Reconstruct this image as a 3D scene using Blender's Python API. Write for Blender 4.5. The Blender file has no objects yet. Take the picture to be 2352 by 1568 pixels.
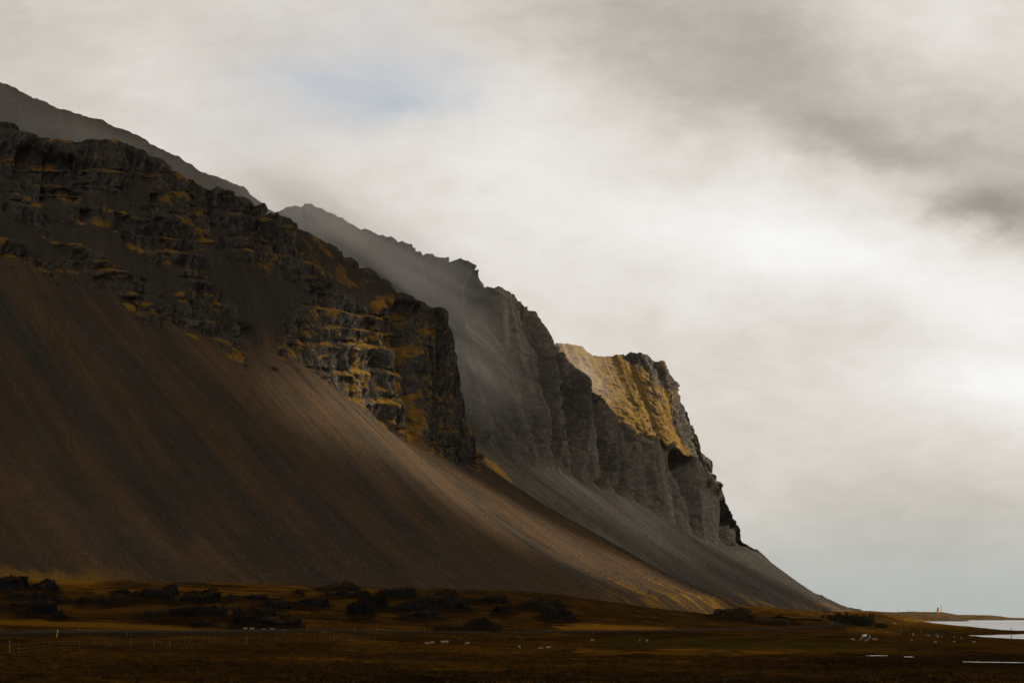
import bpy, math, random
import numpy as np
random.seed(7)
rng = np.random.default_rng(11)
scene = bpy.context.scene
R = math.radians

# ------------------------------------------------------------------ camera
PW, F, CX, CY, HOR = 2352.0, 6049.0, 1176.0, 784.0, 1411.0    # lens calibration: survey width, focal length, centre, horizon row
CAMZ = 12.0
PITCH = math.atan((HOR - CY) / F)
SP, CP = math.sin(PITCH), math.cos(PITCH)
cam_data = bpy.data.cameras.new('camera')
cam_data.sensor_width = 36.0
cam_data.lens = 36.0 * F / PW
cam_data.clip_start = 1.0
cam_data.clip_end = 90000.0
cam = bpy.data.objects.new('camera', cam_data)
scene.collection.objects.link(cam)
cam.location = (0, 0, CAMZ)
cam.rotation_euler = (math.pi / 2 + PITCH, 0, 0)
scene.camera = cam

# ------------------------------------------------------------------ sun, sky, exposure
SUN_AZ, SUN_EL = R(64.0), R(35.0)           # from the right and ahead: the sheep are rim-lit, the cliffs stand in their own shade
SUN_STRENGTH = 5.0
SKY_STRENGTH = 0.1
HAZE_DENSITY = 3.0e-6
sunvec = np.array([math.sin(SUN_AZ) * math.cos(SUN_EL), math.cos(SUN_AZ) * math.cos(SUN_EL), math.sin(SUN_EL)])
sd = bpy.data.lights.new('sun', 'SUN')
sd.energy = SUN_STRENGTH
sd.angle = R(3.2)
sd.color = (1.0, 0.87, 0.67)
sun = bpy.data.objects.new('sun', sd)
scene.collection.objects.link(sun)
from mathutils import Vector
sun.rotation_euler = Vector((-sunvec[0], -sunvec[1], -sunvec[2])).to_track_quat('-Z', 'Y').to_euler()
sun.location = (900, -200, 900)

vs = scene.view_settings
vs.view_transform = 'Standard'
vs.look = 'None'
vs.exposure = 0.7                            # exposed for the shade under the cloud
vs.gamma = 1.0
vs.use_curve_mapping = False
cy = scene.cycles
cy.max_bounces = 6
cy.diffuse_bounces = 2
cy.glossy_bounces = 2
cy.transmission_bounces = 4
cy.volume_bounces = 1
cy.transparent_max_bounces = 12
cy.use_denoising = True
try:
    cy.denoiser = 'OPENIMAGEDENOISE'
    cy.denoising_input_passes = 'RGB_ALBEDO_NORMAL'
    cy.denoising_prefilter = 'ACCURATE'
except Exception:
    pass
cy.volume_step_rate = 1.0
cy.volume_max_steps = 256


class NT:
    """small helper that writes node trees as expressions"""
    def __init__(self, tree):
        self.t = tree
        self.n = tree.nodes
        self.l = tree.links

    def node(self, typ, **kw):
        nd = self.n.new(typ)
        for k, v in kw.items():
            setattr(nd, k, v)
        return nd

    def put(self, sock, v):
        if isinstance(v, bpy.types.NodeSocket):
            self.l.new(v, sock)
        elif v is not None:
            sock.default_value = v

    def m(self, op, a, b=None, c=None, clamp=False):
        nd = self.node('ShaderNodeMath', operation=op, use_clamp=clamp)
        self.put(nd.inputs[0], a)
        self.put(nd.inputs[1], b)
        self.put(nd.inputs[2], c)
        return nd.outputs[0]

    def mix(self, f, a, b, blend='MIX'):
        nd = self.node('ShaderNodeMix', data_type='RGBA', blend_type=blend, clamp_factor=True)
        self.put(nd.inputs[0], f)
        self.put(nd.inputs[6], a if isinstance(a, bpy.types.NodeSocket) else (*a, 1.0))
        self.put(nd.inputs[7], b if isinstance(b, bpy.types.NodeSocket) else (*b, 1.0))
        return nd.outputs[2]

    def noise(self, vec, scale, detail=4.0, rough=0.55, dist=0.0):
        nd = self.node('ShaderNodeTexNoise')
        self.put(nd.inputs['Vector'], vec)
        nd.inputs['Scale'].default_value = scale
        nd.inputs['Detail'].default_value = detail
        nd.inputs['Roughness'].default_value = rough
        nd.inputs['Distortion'].default_value = dist
        return nd.outputs[0], nd.outputs[1]

    def ramp(self, f, stops, interp='LINEAR'):
        nd = self.node('ShaderNodeValToRGB')
        cr = nd.color_ramp
        cr.interpolation = interp
        while len(cr.elements) < len(stops):
            cr.elements.new(0.5)
        for e, (p, c) in zip(cr.elements, stops):
            e.position = p
            e.color = (*c, 1.0) if len(c) == 3 else c
        self.put(nd.inputs[0], f)
        return nd.outputs[0]

    def mapping(self, vec, scale=(1, 1, 1), loc=(0, 0, 0)):
        nd = self.node('ShaderNodeMapping')
        self.put(nd.inputs['Vector'], vec)
        nd.inputs['Scale'].default_value = scale
        nd.inputs['Location'].default_value = loc
        return nd.outputs[0]

    def rng(self, v, a, b, c=0.0, d=1.0, smooth=False):
        nd = self.node('ShaderNodeMapRange', interpolation_type='SMOOTHSTEP' if smooth else 'LINEAR', clamp=True)
        self.put(nd.inputs[0], v)
        for i, x in enumerate((a, b, c, d)):
            nd.inputs[i + 1].default_value = x
        return nd.outputs[0]

    def attr(self, name):
        return self.node('ShaderNodeAttribute', attribute_name=name).outputs['Fac']


world = bpy.data.worlds.new('World')
scene.world = world
world.use_nodes = True
wt = world.node_tree
wt.nodes.clear()
w = NT(wt)
wout = w.node('ShaderNodeOutputWorld')
bg = w.node('ShaderNodeBackground')
bg.inputs['Strength'].default_value = SKY_STRENGTH
wt.links.new(bg.outputs[0], wout.inputs['Surface'])
sky = w.node('ShaderNodeTexSky', sky_type='NISHITA')
sky.sun_disc = False
sky.sun_elevation = SUN_EL
sky.sun_rotation = SUN_AZ
sky.air_density = 1.0
sky.dust_density = 2.0
gen = w.node('ShaderNodeTexCoord').outputs['Generated']
sep = w.node('ShaderNodeSeparateXYZ')
wt.links.new(gen, sep.inputs[0])
dx, dy, dz = sep.outputs
# cloud structure: warp the direction, then work in azimuth / elevation degrees
az = w.m('MULTIPLY', w.m('ARCTAN2', dx, dy), 57.2958)
el = w.m('MULTIPLY', w.m('ARCSINE', dz), 57.2958)
comb = w.node('ShaderNodeCombineXYZ')
wt.links.new(az, comb.inputs[0])
wt.links.new(w.m('MULTIPLY', el, 1.5), comb.inputs[1])
ae = comb.outputs[0]
nA = w.noise(ae, 0.16, 8, 0.60)[1]
sA = w.node('ShaderNodeSeparateXYZ')
wt.links.new(nA, sA.inputs[0])
azw = w.m('ADD', az, w.m('MULTIPLY', w.m('SUBTRACT', sA.outputs[0], 0.5), 6.5))
elw = w.m('ADD', el, w.m('MULTIPLY', w.m('SUBTRACT', sA.outputs[1], 0.5), 3.6))
def az_of(px): return math.degrees(math.atan((px - CX) / F))
def el_of(py): return math.degrees(math.atan((HOR - py) / F))
def blob(px, py, sx, sy, amp, rot=0.0):
    a0, e0 = az_of(px), el_of(py)
    da = w.m('SUBTRACT', azw, a0)
    de = w.m('SUBTRACT', elw, e0)
    c, s = math.cos(R(rot)), math.sin(R(rot))
    u = w.m('ADD', w.m('MULTIPLY', da, c), w.m('MULTIPLY', de, s))
    v = w.m('SUBTRACT', w.m('MULTIPLY', de, c), w.m('MULTIPLY', da, s))
    u = w.m('DIVIDE', u, sx / 105.6)
    v = w.m('DIVIDE', v, sy / 105.6)
    q = w.m('ADD', w.m('MULTIPLY', u, u), w.m('MULTIPLY', v, v))
    return w.m('MULTIPLY', w.m('EXPONENT', w.m('MULTIPLY', q, -1.0)), amp)
val = None
BLOBS = [  # azimuth/elevation of each cloud mass (as survey px), its half widths, its brightness, its tilt
    (1480, -60, 420, 190, -0.17, -12), (1860, 150, 400, 160, -0.20, -14), (2030, 300, 240, 55, -0.22, -6),
    (2310, 465, 165, 65, -0.46, 6), (1700, 230, 180, 110, -0.05, 0), (2330, 330, 160, 90, -0.10, 0), (1640, 190, 200, 40, -0.05, -10),
    (1150, 330, 260, 260, 0.07, 20), (1420, 470, 350, 160, 0.09, 0), (1820, 540, 380, 110, 0.22, -4),
    (2350, 690, 420, 130, 0.22, 0), (2400, 890, 330, 80, 0.27, 2), (1760, 600, 240, 60, 0.06, 0),
    (2250, 60, 180, 120, 0.12, 0), (60, 60, 420, 220, -0.10, 0), (640, 480, 420, 130, -0.03, 0),
    (2050, 1230, 560, 160, -0.14, 0), (1980, 780, 300, 60, -0.03, 0), (320, 120, 120, 200, 0.04, 30),
]
for b in BLOBS:
    g = blob(*b)
    val = g if val is None else w.m('ADD', val, g)
n1 = w.noise(ae, 0.22, 6, 0.58, 0.4)[0]
n2 = w.noise(w.mapping(ae, (0.5, 1.0, 1.0), (31, 7, 3)), 0.5, 5, 0.55, 0.3)[0]
tex = w.m('ADD', w.m('MULTIPLY', w.m('SUBTRACT', n1, 0.5), 0.22), w.m('MULTIPLY', w.m('SUBTRACT', n2, 0.5), 0.15))
n3 = w.noise(w.mapping(ae, (0.7, 1.0, 1.0), (11, 5, 8)), 1.5, 6, 0.62, 0.5)[0]
tex = w.m('ADD', tex, w.m('MULTIPLY', w.m('SUBTRACT', n3, 0.5), 0.16))
# the overcast goes on evenly above and around the frame at the brightness of its upper edge
elev = w.rng(el, 9.0, 24.0, 0.0, 1.0, True)
base = w.m('SUBTRACT', 0.685, w.m('MULTIPLY', elev, 0.17))
val = w.m('ADD', w.m('ADD', base, val), tex)
ccol = w.ramp(val, [(0.0, (0.20, 0.185, 0.165)), (0.25, (0.335, 0.305, 0.27)), (0.45, (0.50, 0.465, 0.415)),
                    (0.62, (0.685, 0.63, 0.565)), (0.80, (0.83, 0.80, 0.76)), (1.0, (0.95, 0.945, 0.92))])
hz = w.rng(el, 0.0, 3.4, 1.0, 0.0, True)
ccol = w.mix(w.m('MULTIPLY', hz, 0.85), ccol, (0.39, 0.435, 0.425))
hole = w.m('ADD', blob(800, 130, 250, 150, 0.85, 0), blob(920, 255, 130, 60, 0.6, 0), clamp=True)
hole = w.m('MULTIPLY', hole, w.rng(n2, 0.3, 0.6, 0.5, 1.0))
skyb = w.mix(1.0, sky.outputs[0], (SKY_STRENGTH * 1.0, SKY_STRENGTH * 1.0, SKY_STRENGTH * 1.0), 'MULTIPLY')
skyb = w.mix(0.75, skyb, (0.565, 0.585, 0.625))
ccol = w.mix(hole, ccol, skyb)
k = 1.0 / SKY_STRENGTH / 2 ** 0.7
scl = w.node('ShaderNodeVectorMath', operation='SCALE')
wt.links.new(ccol, scl.inputs[0])
scl.inputs['Scale'].default_value = k
wt.links.new(scl.outputs[0], bg.inputs['Color'])


# ------------------------------------------------------------------ maths helpers
def unproject(px, py, d):
    """world point seen at a survey pixel at the distance d along the ground"""
    px, py, d = (np.asarray(a, float) for a in (px, py, d))
    u = (px - CX) / F
    v = (CY - py) / F
    X, Y, Z = u, CP - v * SP, SP + v * CP
    return np.stack([X / Y * d, d + 0 * X, CAMZ + Z / Y * d], -1)

def to_py(y, z):
    t = (z - CAMZ) / y
    v = (t * CP - SP) / (CP + t * SP)
    return CY - v * F

def to_px(x, y, z):
    fwd = y * CP + (z - CAMZ) * SP
    return CX + F * x / fwd

_G = np.array([[1,1,0],[-1,1,0],[1,-1,0],[-1,-1,0],[1,0,1],[-1,0,1],[1,0,-1],[-1,0,-1],
               [0,1,1],[0,-1,1],[0,1,-1],[0,-1,-1],[1,1,0],[-1,1,0],[0,-1,1],[0,-1,-1]], np.float32)
def pn(x, y, z=None, seed=0):
    x = np.asarray(x, np.float64); y = np.asarray(y, np.float64)
    z = np.zeros_like(x) if z is None else np.asarray(z, np.float64)
    xi, yi, zi = np.floor(x).astype(np.int64), np.floor(y).astype(np.int64), np.floor(z).astype(np.int64)
    xf, yf, zf = (x - xi).astype(np.float32), (y - yi).astype(np.float32), (z - zi).astype(np.float32)
    fade = lambda t: t * t * t * (t * (t * 6 - 15) + 10)
    u, v, wv = fade(xf), fade(yf), fade(zf)
    xi = xi.astype(np.uint32); yi = yi.astype(np.uint32); zi = zi.astype(np.uint32)
    out = []
    for i in (0, 1):
        hx = (xi + np.uint32(i)) * np.uint32(374761393)
        for j in (0, 1):
            hy = hx + (yi + np.uint32(j)) * np.uint32(668265263)
            for kk in (0, 1):
                h = hy + (zi + np.uint32(kk)) * np.uint32(2147483647) + np.uint32((seed * 974634541 + 12345) & 0xffffffff)
                h = (h ^ (h >> np.uint32(13))) * np.uint32(1274126177)
                h = (h ^ (h >> np.uint32(16))) * np.uint32(2246822519)
                g = _G[(h >> np.uint32(20)) & np.uint32(15)]
                out.append(g[..., 0] * (xf - i) + g[..., 1] * (yf - j) + g[..., 2] * (zf - kk))
    lerp = lambda a, b, t: a + (b - a) * t
    a = lerp(lerp(out[0], out[1], wv), lerp(out[2], out[3], wv), v)
    b = lerp(lerp(out[4], out[5], wv), lerp(out[6], out[7], wv), v)
    return lerp(a, b, u)

def fbm(x, y, z=None, octv=4, seed=0, gain=0.5, lac=2.03):
    a, s, n = 1.0, 0.0, 0.0
    f = 1.0
    for o in range(octv):
        s = s + a * pn(x * f, y * f, None if z is None else z * f, seed + o * 17)
        n += a
        a *= gain
        f *= lac
    return s / n * 1.6

def sstep(a, b, x):
    t = np.clip((x - a) / (b - a), 0, 1)
    return t * t * (3 - 2 * t)

def grid_mesh(name, P, mats, attrs=None, smooth=True):
    nr, nc = P.shape[:2]
    idx = np.arange(nr * nc).reshape(nr, nc)
    q = np.stack([idx[:-1, :-1], idx[1:, :-1], idx[1:, 1:], idx[:-1, 1:]], -1).reshape(-1, 4)
    me = bpy.data.meshes.new(name)
    me.vertices.add(nr * nc)
    me.vertices.foreach_set('co', P.reshape(-1).astype(np.float32))
    me.loops.add(q.size)
    me.polygons.add(len(q))
    me.polygons.foreach_set('loop_start', np.arange(0, q.size, 4, dtype=np.int32))
    me.loops.foreach_set('vertex_index', q.reshape(-1).astype(np.int32))
    me.polygons.foreach_set('use_smooth', np.full(len(q), smooth))
    me.update()
    for kname, arr in (attrs or {}).items():
        at = me.attributes.new(kname, 'FLOAT', 'POINT')
        at.data.foreach_set('value', arr.reshape(-1).astype(np.float32))
    for mm in mats if isinstance(mats, (list, tuple)) else [mats]:
        me.materials.append(mm)
    o = bpy.data.objects.new(name, me)
    scene.collection.objects.link(o)
    return o

def mesh_obj(name, verts, faces, mat, parent=None, smooth=False):
    me = bpy.data.meshes.new(name)
    me.from_pydata([tuple(map(float, v)) for v in verts], [], [tuple(map(int, f)) for f in faces])
    if smooth:
        me.polygons.foreach_set('use_smooth', np.full(len(me.polygons), True))
    me.update()
    if mat is not None:
        me.materials.append(mat)
    o = bpy.data.objects.new(name, me)
    scene.collection.objects.link(o)
    if parent is not None:
        o.parent = parent
    return o

def tri_mesh(name, V, T, mat, attrs=None, smooth=False):
    V = np.asarray(V, np.float32); T = np.asarray(T, np.int32)
    me = bpy.data.meshes.new(name)
    me.vertices.add(len(V)); me.vertices.foreach_set('co', V.reshape(-1))
    n = T.shape[1]
    me.loops.add(T.size); me.polygons.add(len(T))
    me.polygons.foreach_set('loop_start', np.arange(0, T.size, n, dtype=np.int32))
    me.loops.foreach_set('vertex_index', T.reshape(-1))
    me.polygons.foreach_set('use_smooth', np.full(len(T), smooth))
    me.update()
    for kname, arr in (attrs or {}).items():
        at = me.attributes.new(kname, 'FLOAT', 'POINT')
        at.data.foreach_set('value', np.asarray(arr, np.float32))
    me.materials.append(mat)
    o = bpy.data.objects.new(name, me)
    scene.collection.objects.link(o)
    return o

def thing(name, loc, label, cat, group=None, rz=0.0):
    o = bpy.data.objects.new(name, None)
    o.empty_display_size = 0.3
    scene.collection.objects.link(o)
    o.location = loc
    o.rotation_euler = (0, 0, rz)
    return tag(o, label, cat, group)

def tag(o, label, cat, group=None):
    o['label'] = label
    o['category'] = cat
    if group:
        o['group'] = group
    return o

def structure(o): o['kind'] = 'structure'; return o
def stuff(o): o['kind'] = 'stuff'; return o

class MB:
    """collects boxes, tubes and lathes into one mesh"""
    def __init__(self): self.v, self.f = [], []
    def add(self, vs, fs):
        b = len(self.v)
        self.v += [tuple(map(float, p)) for p in vs]
        self.f += [tuple(b + i for i in q) for q in fs]
        return self
    def box(self, x0, x1, y0, y1, z0, z1, taper=0.0):
        t = taper
        vs = [(x0, y0, z0), (x1, y0, z0), (x1, y1, z0), (x0, y1, z0),
              (x0 + t, y0 + t, z1), (x1 - t, y0 + t, z1), (x1 - t, y1 - t, z1), (x0 + t, y1 - t, z1)]
        return self.add(vs, [(0, 3, 2, 1), (4, 5, 6, 7), (0, 1, 5, 4), (1, 2, 6, 5), (2, 3, 7, 6), (3, 0, 4, 7)])
    def tube(self, p0, p1, r0, r1=None, n=8):
        r1 = r0 if r1 is None else r1
        a, b = Vector(p0), Vector(p1)
        q = (b - a).to_track_quat('Z', 'Y')
        vs = []
        for p, r in ((a, r0), (b, r1)):
            for i in range(n):
                t = 2 * math.pi * i / n
                vs.append(p + q @ Vector((r * math.cos(t), r * math.sin(t), 0)))
        fs = [(i, (i + 1) % n, n + (i + 1) % n, n + i) for i in range(n)]
        fs += [tuple(range(n - 1, -1, -1)), tuple(range(n, 2 * n))]
        return self.add(vs, fs)
    def prism(self, prof, y0, y1):
        n = len(prof)
        vs = [(x, y0, z) for x, z in prof] + [(x, y1, z) for x, z in prof]
        fs = [tuple(range(n)), tuple(range(2 * n - 1, n - 1, -1))]
        fs += [(i, n + i, n + (i + 1) % n, (i + 1) % n) for i in range(n)]
        return self.add(vs, fs)
    def lathe_x(self, prof, cy_, cz_, n=16):
        vs, fs = [], []
        for (x, r) in prof:
            for i in range(n):
                t = 2 * math.pi * i / n
                vs.append((x, cy_ + r * math.cos(t), cz_ + r * math.sin(t)))
        for j in range(len(prof) - 1):
            for i in range(n):
                fs.append((j * n + i, j * n + (i + 1) % n, (j + 1) * n + (i + 1) % n, (j + 1) * n + i))
        fs += [tuple(range(n - 1, -1, -1)), tuple(range((len(prof) - 1) * n, len(prof) * n))]
        return self.add(vs, fs)
    def build(self, name, mat, parent=None, smooth=False):
        return mesh_obj(name, self.v, self.f, mat, parent, smooth)


# ------------------------------------------------------------------ materials
def new_mat(name):
    m = bpy.data.materials.new(name)
    m.use_nodes = True
    m.node_tree.nodes.clear()
    t = NT(m.node_tree)
    out = t.node('ShaderNodeOutputMaterial')
    bs = t.node('ShaderNodeBsdfPrincipled')
    m.node_tree.links.new(bs.outputs[0], out.inputs['Surface'])
    bs.inputs['Specular IOR Level'].default_value = 0.15
    bs.inputs['Roughness'].default_value = 0.9
    return m, t, bs

def bump(t, bs, h, strength, dist):
    b = t.node('ShaderNodeBump')
    b.inputs['Strength'].default_value = strength
    b.inputs['Distance'].default_value = dist
    t.put(b.inputs['Height'], h)
    t.l.new(b.outputs[0], bs.inputs['Normal'])

def pos(t): return t.node('ShaderNodeNewGeometry').outputs['Position']

def mountain_mat(name, rockA, rockB, screeA, screeB, grassA, grassB, fine=0.6):
    m, t, bs = new_mat(name)
    p = pos(t)
    def vary(col, f, lo, hi):
        g = t.rng(f, 0.30, 0.70, lo, hi)
        cc = t.node('ShaderNodeCombineXYZ')
        for k_ in range(3):
            t.l.new(g, cc.inputs[k_])
        return t.mix(1.0, col, cc.outputs[0], 'MULTIPLY')
    mid = t.noise(p, 0.09, 5, 0.6)[0]
    fin = t.noise(p, fine, 5, 0.72)[0]
    grit = t.noise(p, fine * 2.4, 3, 0.7)[0]
    ver = t.noise(t.mapping(p, (1.0, 1.0, 0.14)), fine * 0.44, 5, 0.66)[0]
    crk = t.noise(t.mapping(p, (1.0, 1.0, 0.22)), fine * 1.3, 4, 0.7)[0]
    # rock: dark basalt, paler weathered ribs, near-black joints
    rock = t.mix(t.rng(ver, 0.40, 0.72), rockA, rockB)
    rock = t.mix(t.rng(mid, 0.55, 0.75, 0.0, 0.45), rock, tuple(c * 0.6 for c in rockA))
    rock = vary(rock, crk, 0.30, 1.75)
    # scree: gravel sorted in runs down the fall line
    fl = t.node('ShaderNodeCombineXYZ')
    t.l.new(t.attr('along'), fl.inputs[0])
    t.l.new(t.m('MULTIPLY', t.attr('down'), 30.0), fl.inputs[1])
    run = t.noise(fl.outputs[0], 0.10, 6, 0.68, 0.25)[0]
    st = t.m('ADD', t.attr('streak'), t.m('MULTIPLY', t.m('SUBTRACT', run, 0.5), 0.9), clamp=True)
    scree = t.mix(st, screeA, screeB)
    scree = vary(scree, run, 0.72, 1.30)
    scree = vary(scree, fin, 0.66, 1.36)
    scree = vary(scree, grit, 0.55, 1.50)
    grass = t.mix(t.rng(mid, 0.35, 0.7), grassA, grassB)
    grass = vary(grass, grit, 0.45, 1.40)
    col = t.mix(t.attr('rock'), scree, rock)
    gf = t.attr('grass')
    gm = t.rng(t.m('ADD', gf, t.m('MULTIPLY', t.m('SUBTRACT', t.m('ADD', t.m('MULTIPLY', fin, 0.6), t.m('MULTIPLY', grit, 0.4)), 0.5), 1.9)), 0.34, 0.86)
    col = t.mix(gm, col, grass)
    t.l.new(col, bs.inputs['Base Color'])
    bs.inputs['Roughness'].default_value = 0.95
    bs.inputs['Specular IOR Level'].default_value = 0.0
    ar = t.attr('rock')
    hs = t.m('MULTIPLY', t.m('ADD', t.m('MULTIPLY', fin, 0.6), t.m('MULTIPLY', grit, 0.4)), t.m('SUBTRACT', 1.0, t.m('MULTIPLY', ar, 0.7)))
    hr = t.m('MULTIPLY', t.m('ADD', t.m('MULTIPLY', crk, 1.1), ver), ar)
    bump(t, bs, t.m('ADD', hs, hr), 0.9, 1.3)
    return m

M_near = mountain_mat('near_mountain_rock', (0.024, 0.022, 0.021), (0.098, 0.089, 0.079), (0.060, 0.038, 0.0225), (0.030, 0.026, 0.0215),
                      (0.20, 0.106, 0.017), (0.115, 0.072, 0.017), 0.55)
M_mid = mountain_mat('middle_mountain_rock', (0.0135, 0.0125, 0.0115), (0.056, 0.050, 0.042), (0.026, 0.0232, 0.0205), (0.034, 0.0312, 0.0286),
                     (0.17, 0.085, 0.014), (0.085, 0.062, 0.02), 0.27)
M_head = mountain_mat('headland_rock', (0.034, 0.031, 0.027), (0.105, 0.094, 0.076), (0.15, 0.092, 0.036), (0.10, 0.07, 0.034),
                      (0.175, 0.104, 0.022), (0.095, 0.066, 0.024), 0.27)
M_back = mountain_mat('back_mountain_rock', (0.05, 0.045, 0.038), (0.09, 0.082, 0.068), (0.062, 0.054, 0.043), (0.05, 0.046, 0.04),
                      (0.16, 0.10, 0.03), (0.12, 0.085, 0.03), 0.5)

def ground_mat():
    m, t, bs = new_mat('moorland')
    p = pos(t)
    big = t.noise(p, 0.010, 5, 0.6)[0]
    mid = t.noise(t.mapping(p, (1, 0.45, 1)), 0.055, 5, 0.62)[0]
    fin = t.noise(p, 0.8, 4, 0.68)[0]
    c = t.mix(t.rng(big, 0.38, 0.62), (0.054, 0.0245, 0.0042), (0.034, 0.017, 0.0045))
    c = t.mix(t.rng(mid, 0.50, 0.68), c, (0.105, 0.046, 0.005))
    c = t.mix(t.rng(mid, 0.46, 0.34), c, (0.012, 0.008, 0.003))
    c = t.mix(t.rng(fin, 0.38, 0.60, 0.85, 0.0), c, (0.010, 0.006, 0.002))
    c = t.mix(t.rng(fin, 0.60, 0.78, 0.0, 0.6), c, (0.15, 0.072, 0.010))
    c = t.mix(t.attr('gold'), c, t.mix(fin, (0.20, 0.092, 0.008), (0.11, 0.05, 0.006)))
    c = t.mix(t.attr('green'), c, (0.026, 0.023, 0.004))
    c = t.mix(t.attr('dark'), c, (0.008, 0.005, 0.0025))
    c = t.mix(t.attr('stony'), c, t.mix(fin, (0.022, 0.018, 0.015), (0.060, 0.046, 0.033)))
    t.l.new(c, bs.inputs['Base Color'])
    bs.inputs['Roughness'].default_value = 1.0
    bs.inputs['Specular IOR Level'].default_value = 0.0
    bump(t, bs, t.m('ADD', fin, t.m('MULTIPLY', mid, 1.5)), 0.7, 0.35)
    return m
M_ground = ground_mat()

def flat_mat(name, col, rough=0.8, col2=None, scale=3.0, spec=0.3):
    m, t, bs = new_mat(name)
    tc = t.node('ShaderNodeTexCoord').outputs['Object']
    n = t.noise(tc, scale, 4, 0.6)[0]
    c2 = col2 or tuple(c * 0.62 for c in col)
    t.l.new(t.mix(t.rng(n, 0.35, 0.68), col, c2), bs.inputs['Base Color'])
    bs.inputs['Roughness'].default_value = rough
    bs.inputs['Specular IOR Level'].default_value = spec
    return m

def outcrop_mat():
    m, t, bs = new_mat('outcrop_basalt')
    p = pos(t)
    ver = t.noise(t.mapping(p, (1, 1, 0.2)), 0.7, 5, 0.62)[0]
    fin = t.noise(p, 1.6, 4, 0.65)[0]
    c = t.mix(t.rng(ver, 0.35, 0.7), (0.007, 0.0065, 0.006), (0.020, 0.017, 0.015))
    c = t.mix(t.rng(fin, 0.64, 0.82, 0, 0.4), c, (0.045, 0.036, 0.029))
    nz = t.node('ShaderNodeSeparateXYZ')
    t.l.new(t.node('ShaderNodeNewGeometry').outputs['Normal'], nz.inputs[0])
    gm = t.rng(t.m('ADD', nz.outputs[2], t.m('MULTIPLY', t.m('SUBTRACT', fin, 0.5), 0.9)), 0.74, 0.98)
    c = t.mix(t.m('MULTIPLY', gm, 0.75), c, (0.050, 0.025, 0.005))
    t.l.new(c, bs.inputs['Base Color'])
    bs.inputs['Roughness'].default_value = 0.95
    bs.inputs['Specular IOR Level'].default_value = 0.0
    bump(t, bs, t.m('ADD', fin, ver), 0.8, 0.4)
    return m
M_outcrop = outcrop_mat()

def water_mat():
    m, t, bs = new_mat('calm_water')
    p = pos(t)
    n = t.noise(t.mapping(p, (0.25, 1.0, 1.0)), 0.35, 4, 0.6)[0]
    nb = t.noise(t.mapping(p, (0.05, 1.0, 1.0)), 0.012, 3, 0.6)[0]
    bs.inputs['Base Color'].default_value = (0.012, 0.018, 0.020, 1)
    t.l.new(t.rng(nb, 0.35, 0.65, 0.14, 0.26), bs.inputs['Roughness'])
    bs.inputs['IOR'].default_value = 1.333
    bs.inputs['Specular IOR Level'].default_value = 0.5
    bump(t, bs, n, 0.35, 0.2)
    return m
M_water = water_mat()
M_asphalt = flat_mat('asphalt', (0.026, 0.024, 0.022), 1.0, (0.019, 0.018, 0.017), 1.5, 0.0)
M_line = flat_mat('road_paint', (0.30, 0.29, 0.27), 0.9, (0.06, 0.06, 0.055), 0.8, 0.0)
M_wood = flat_mat('weathered_wood', (0.085, 0.068, 0.05), 0.9, (0.07, 0.055, 0.04), 9.0)
M_palewood = flat_mat('pale_post_wood', (0.17, 0.14, 0.11), 0.9, (0.11, 0.09, 0.07), 9.0)
M_wire = flat_mat('fence_wire', (0.12, 0.11, 0.10), 0.6)
M_polewood = flat_mat('dark_pole_wood', (0.045, 0.036, 0.028), 0.9, None, 5.0)
M_yellow = flat_mat('yellow_paint', (0.72, 0.36, 0.02), 0.6, None, 4.0)
M_white = flat_mat('white_paint', (0.75, 0.73, 0.68), 0.55, (0.55, 0.53, 0.49), 2.0)
M_black = flat_mat('black_rubber', (0.016, 0.016, 0.017), 0.85)
M_glass = flat_mat('dark_glass', (0.012, 0.014, 0.017), 0.12, None, 1.0, 0.5)
M_steel = flat_mat('grey_steel', (0.28, 0.29, 0.30), 0.5, None, 3.0)
M_orange = flat_mat('orange_render', (0.72, 0.33, 0.075), 0.85, (0.6, 0.26, 0.06), 0.8)
M_wool = flat_mat('cream_wool', (0.34, 0.26, 0.19), 0.95, (0.22, 0.16, 0.115), 9.0, 0.0)
M_blackwool = flat_mat('black_wool', (0.022, 0.018, 0.015), 0.95, None, 9.0, 0.0)
M_bark = flat_mat('bark', (0.045, 0.032, 0.022), 0.95, None, 6.0)
M_leaf = flat_mat('conifer_leaf', (0.030, 0.034, 0.014), 0.9, (0.014, 0.018, 0.009), 0.6, 0.0)
M_scrub = flat_mat('brown_scrub', (0.045, 0.030, 0.014), 0.95, (0.02, 0.015, 0.009), 0.5, 0.0)
M_roof = flat_mat('grey_roof', (0.12, 0.11, 0.11), 0.8)
M_tuft = flat_mat('dead_grass', (0.075, 0.036, 0.006), 0.95, (0.03, 0.016, 0.004), 0.15, 0.0)
M_stone = flat_mat('scree_stone', (0.105, 0.078, 0.056), 0.95, (0.045, 0.038, 0.032), 0.2, 0.0)

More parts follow.
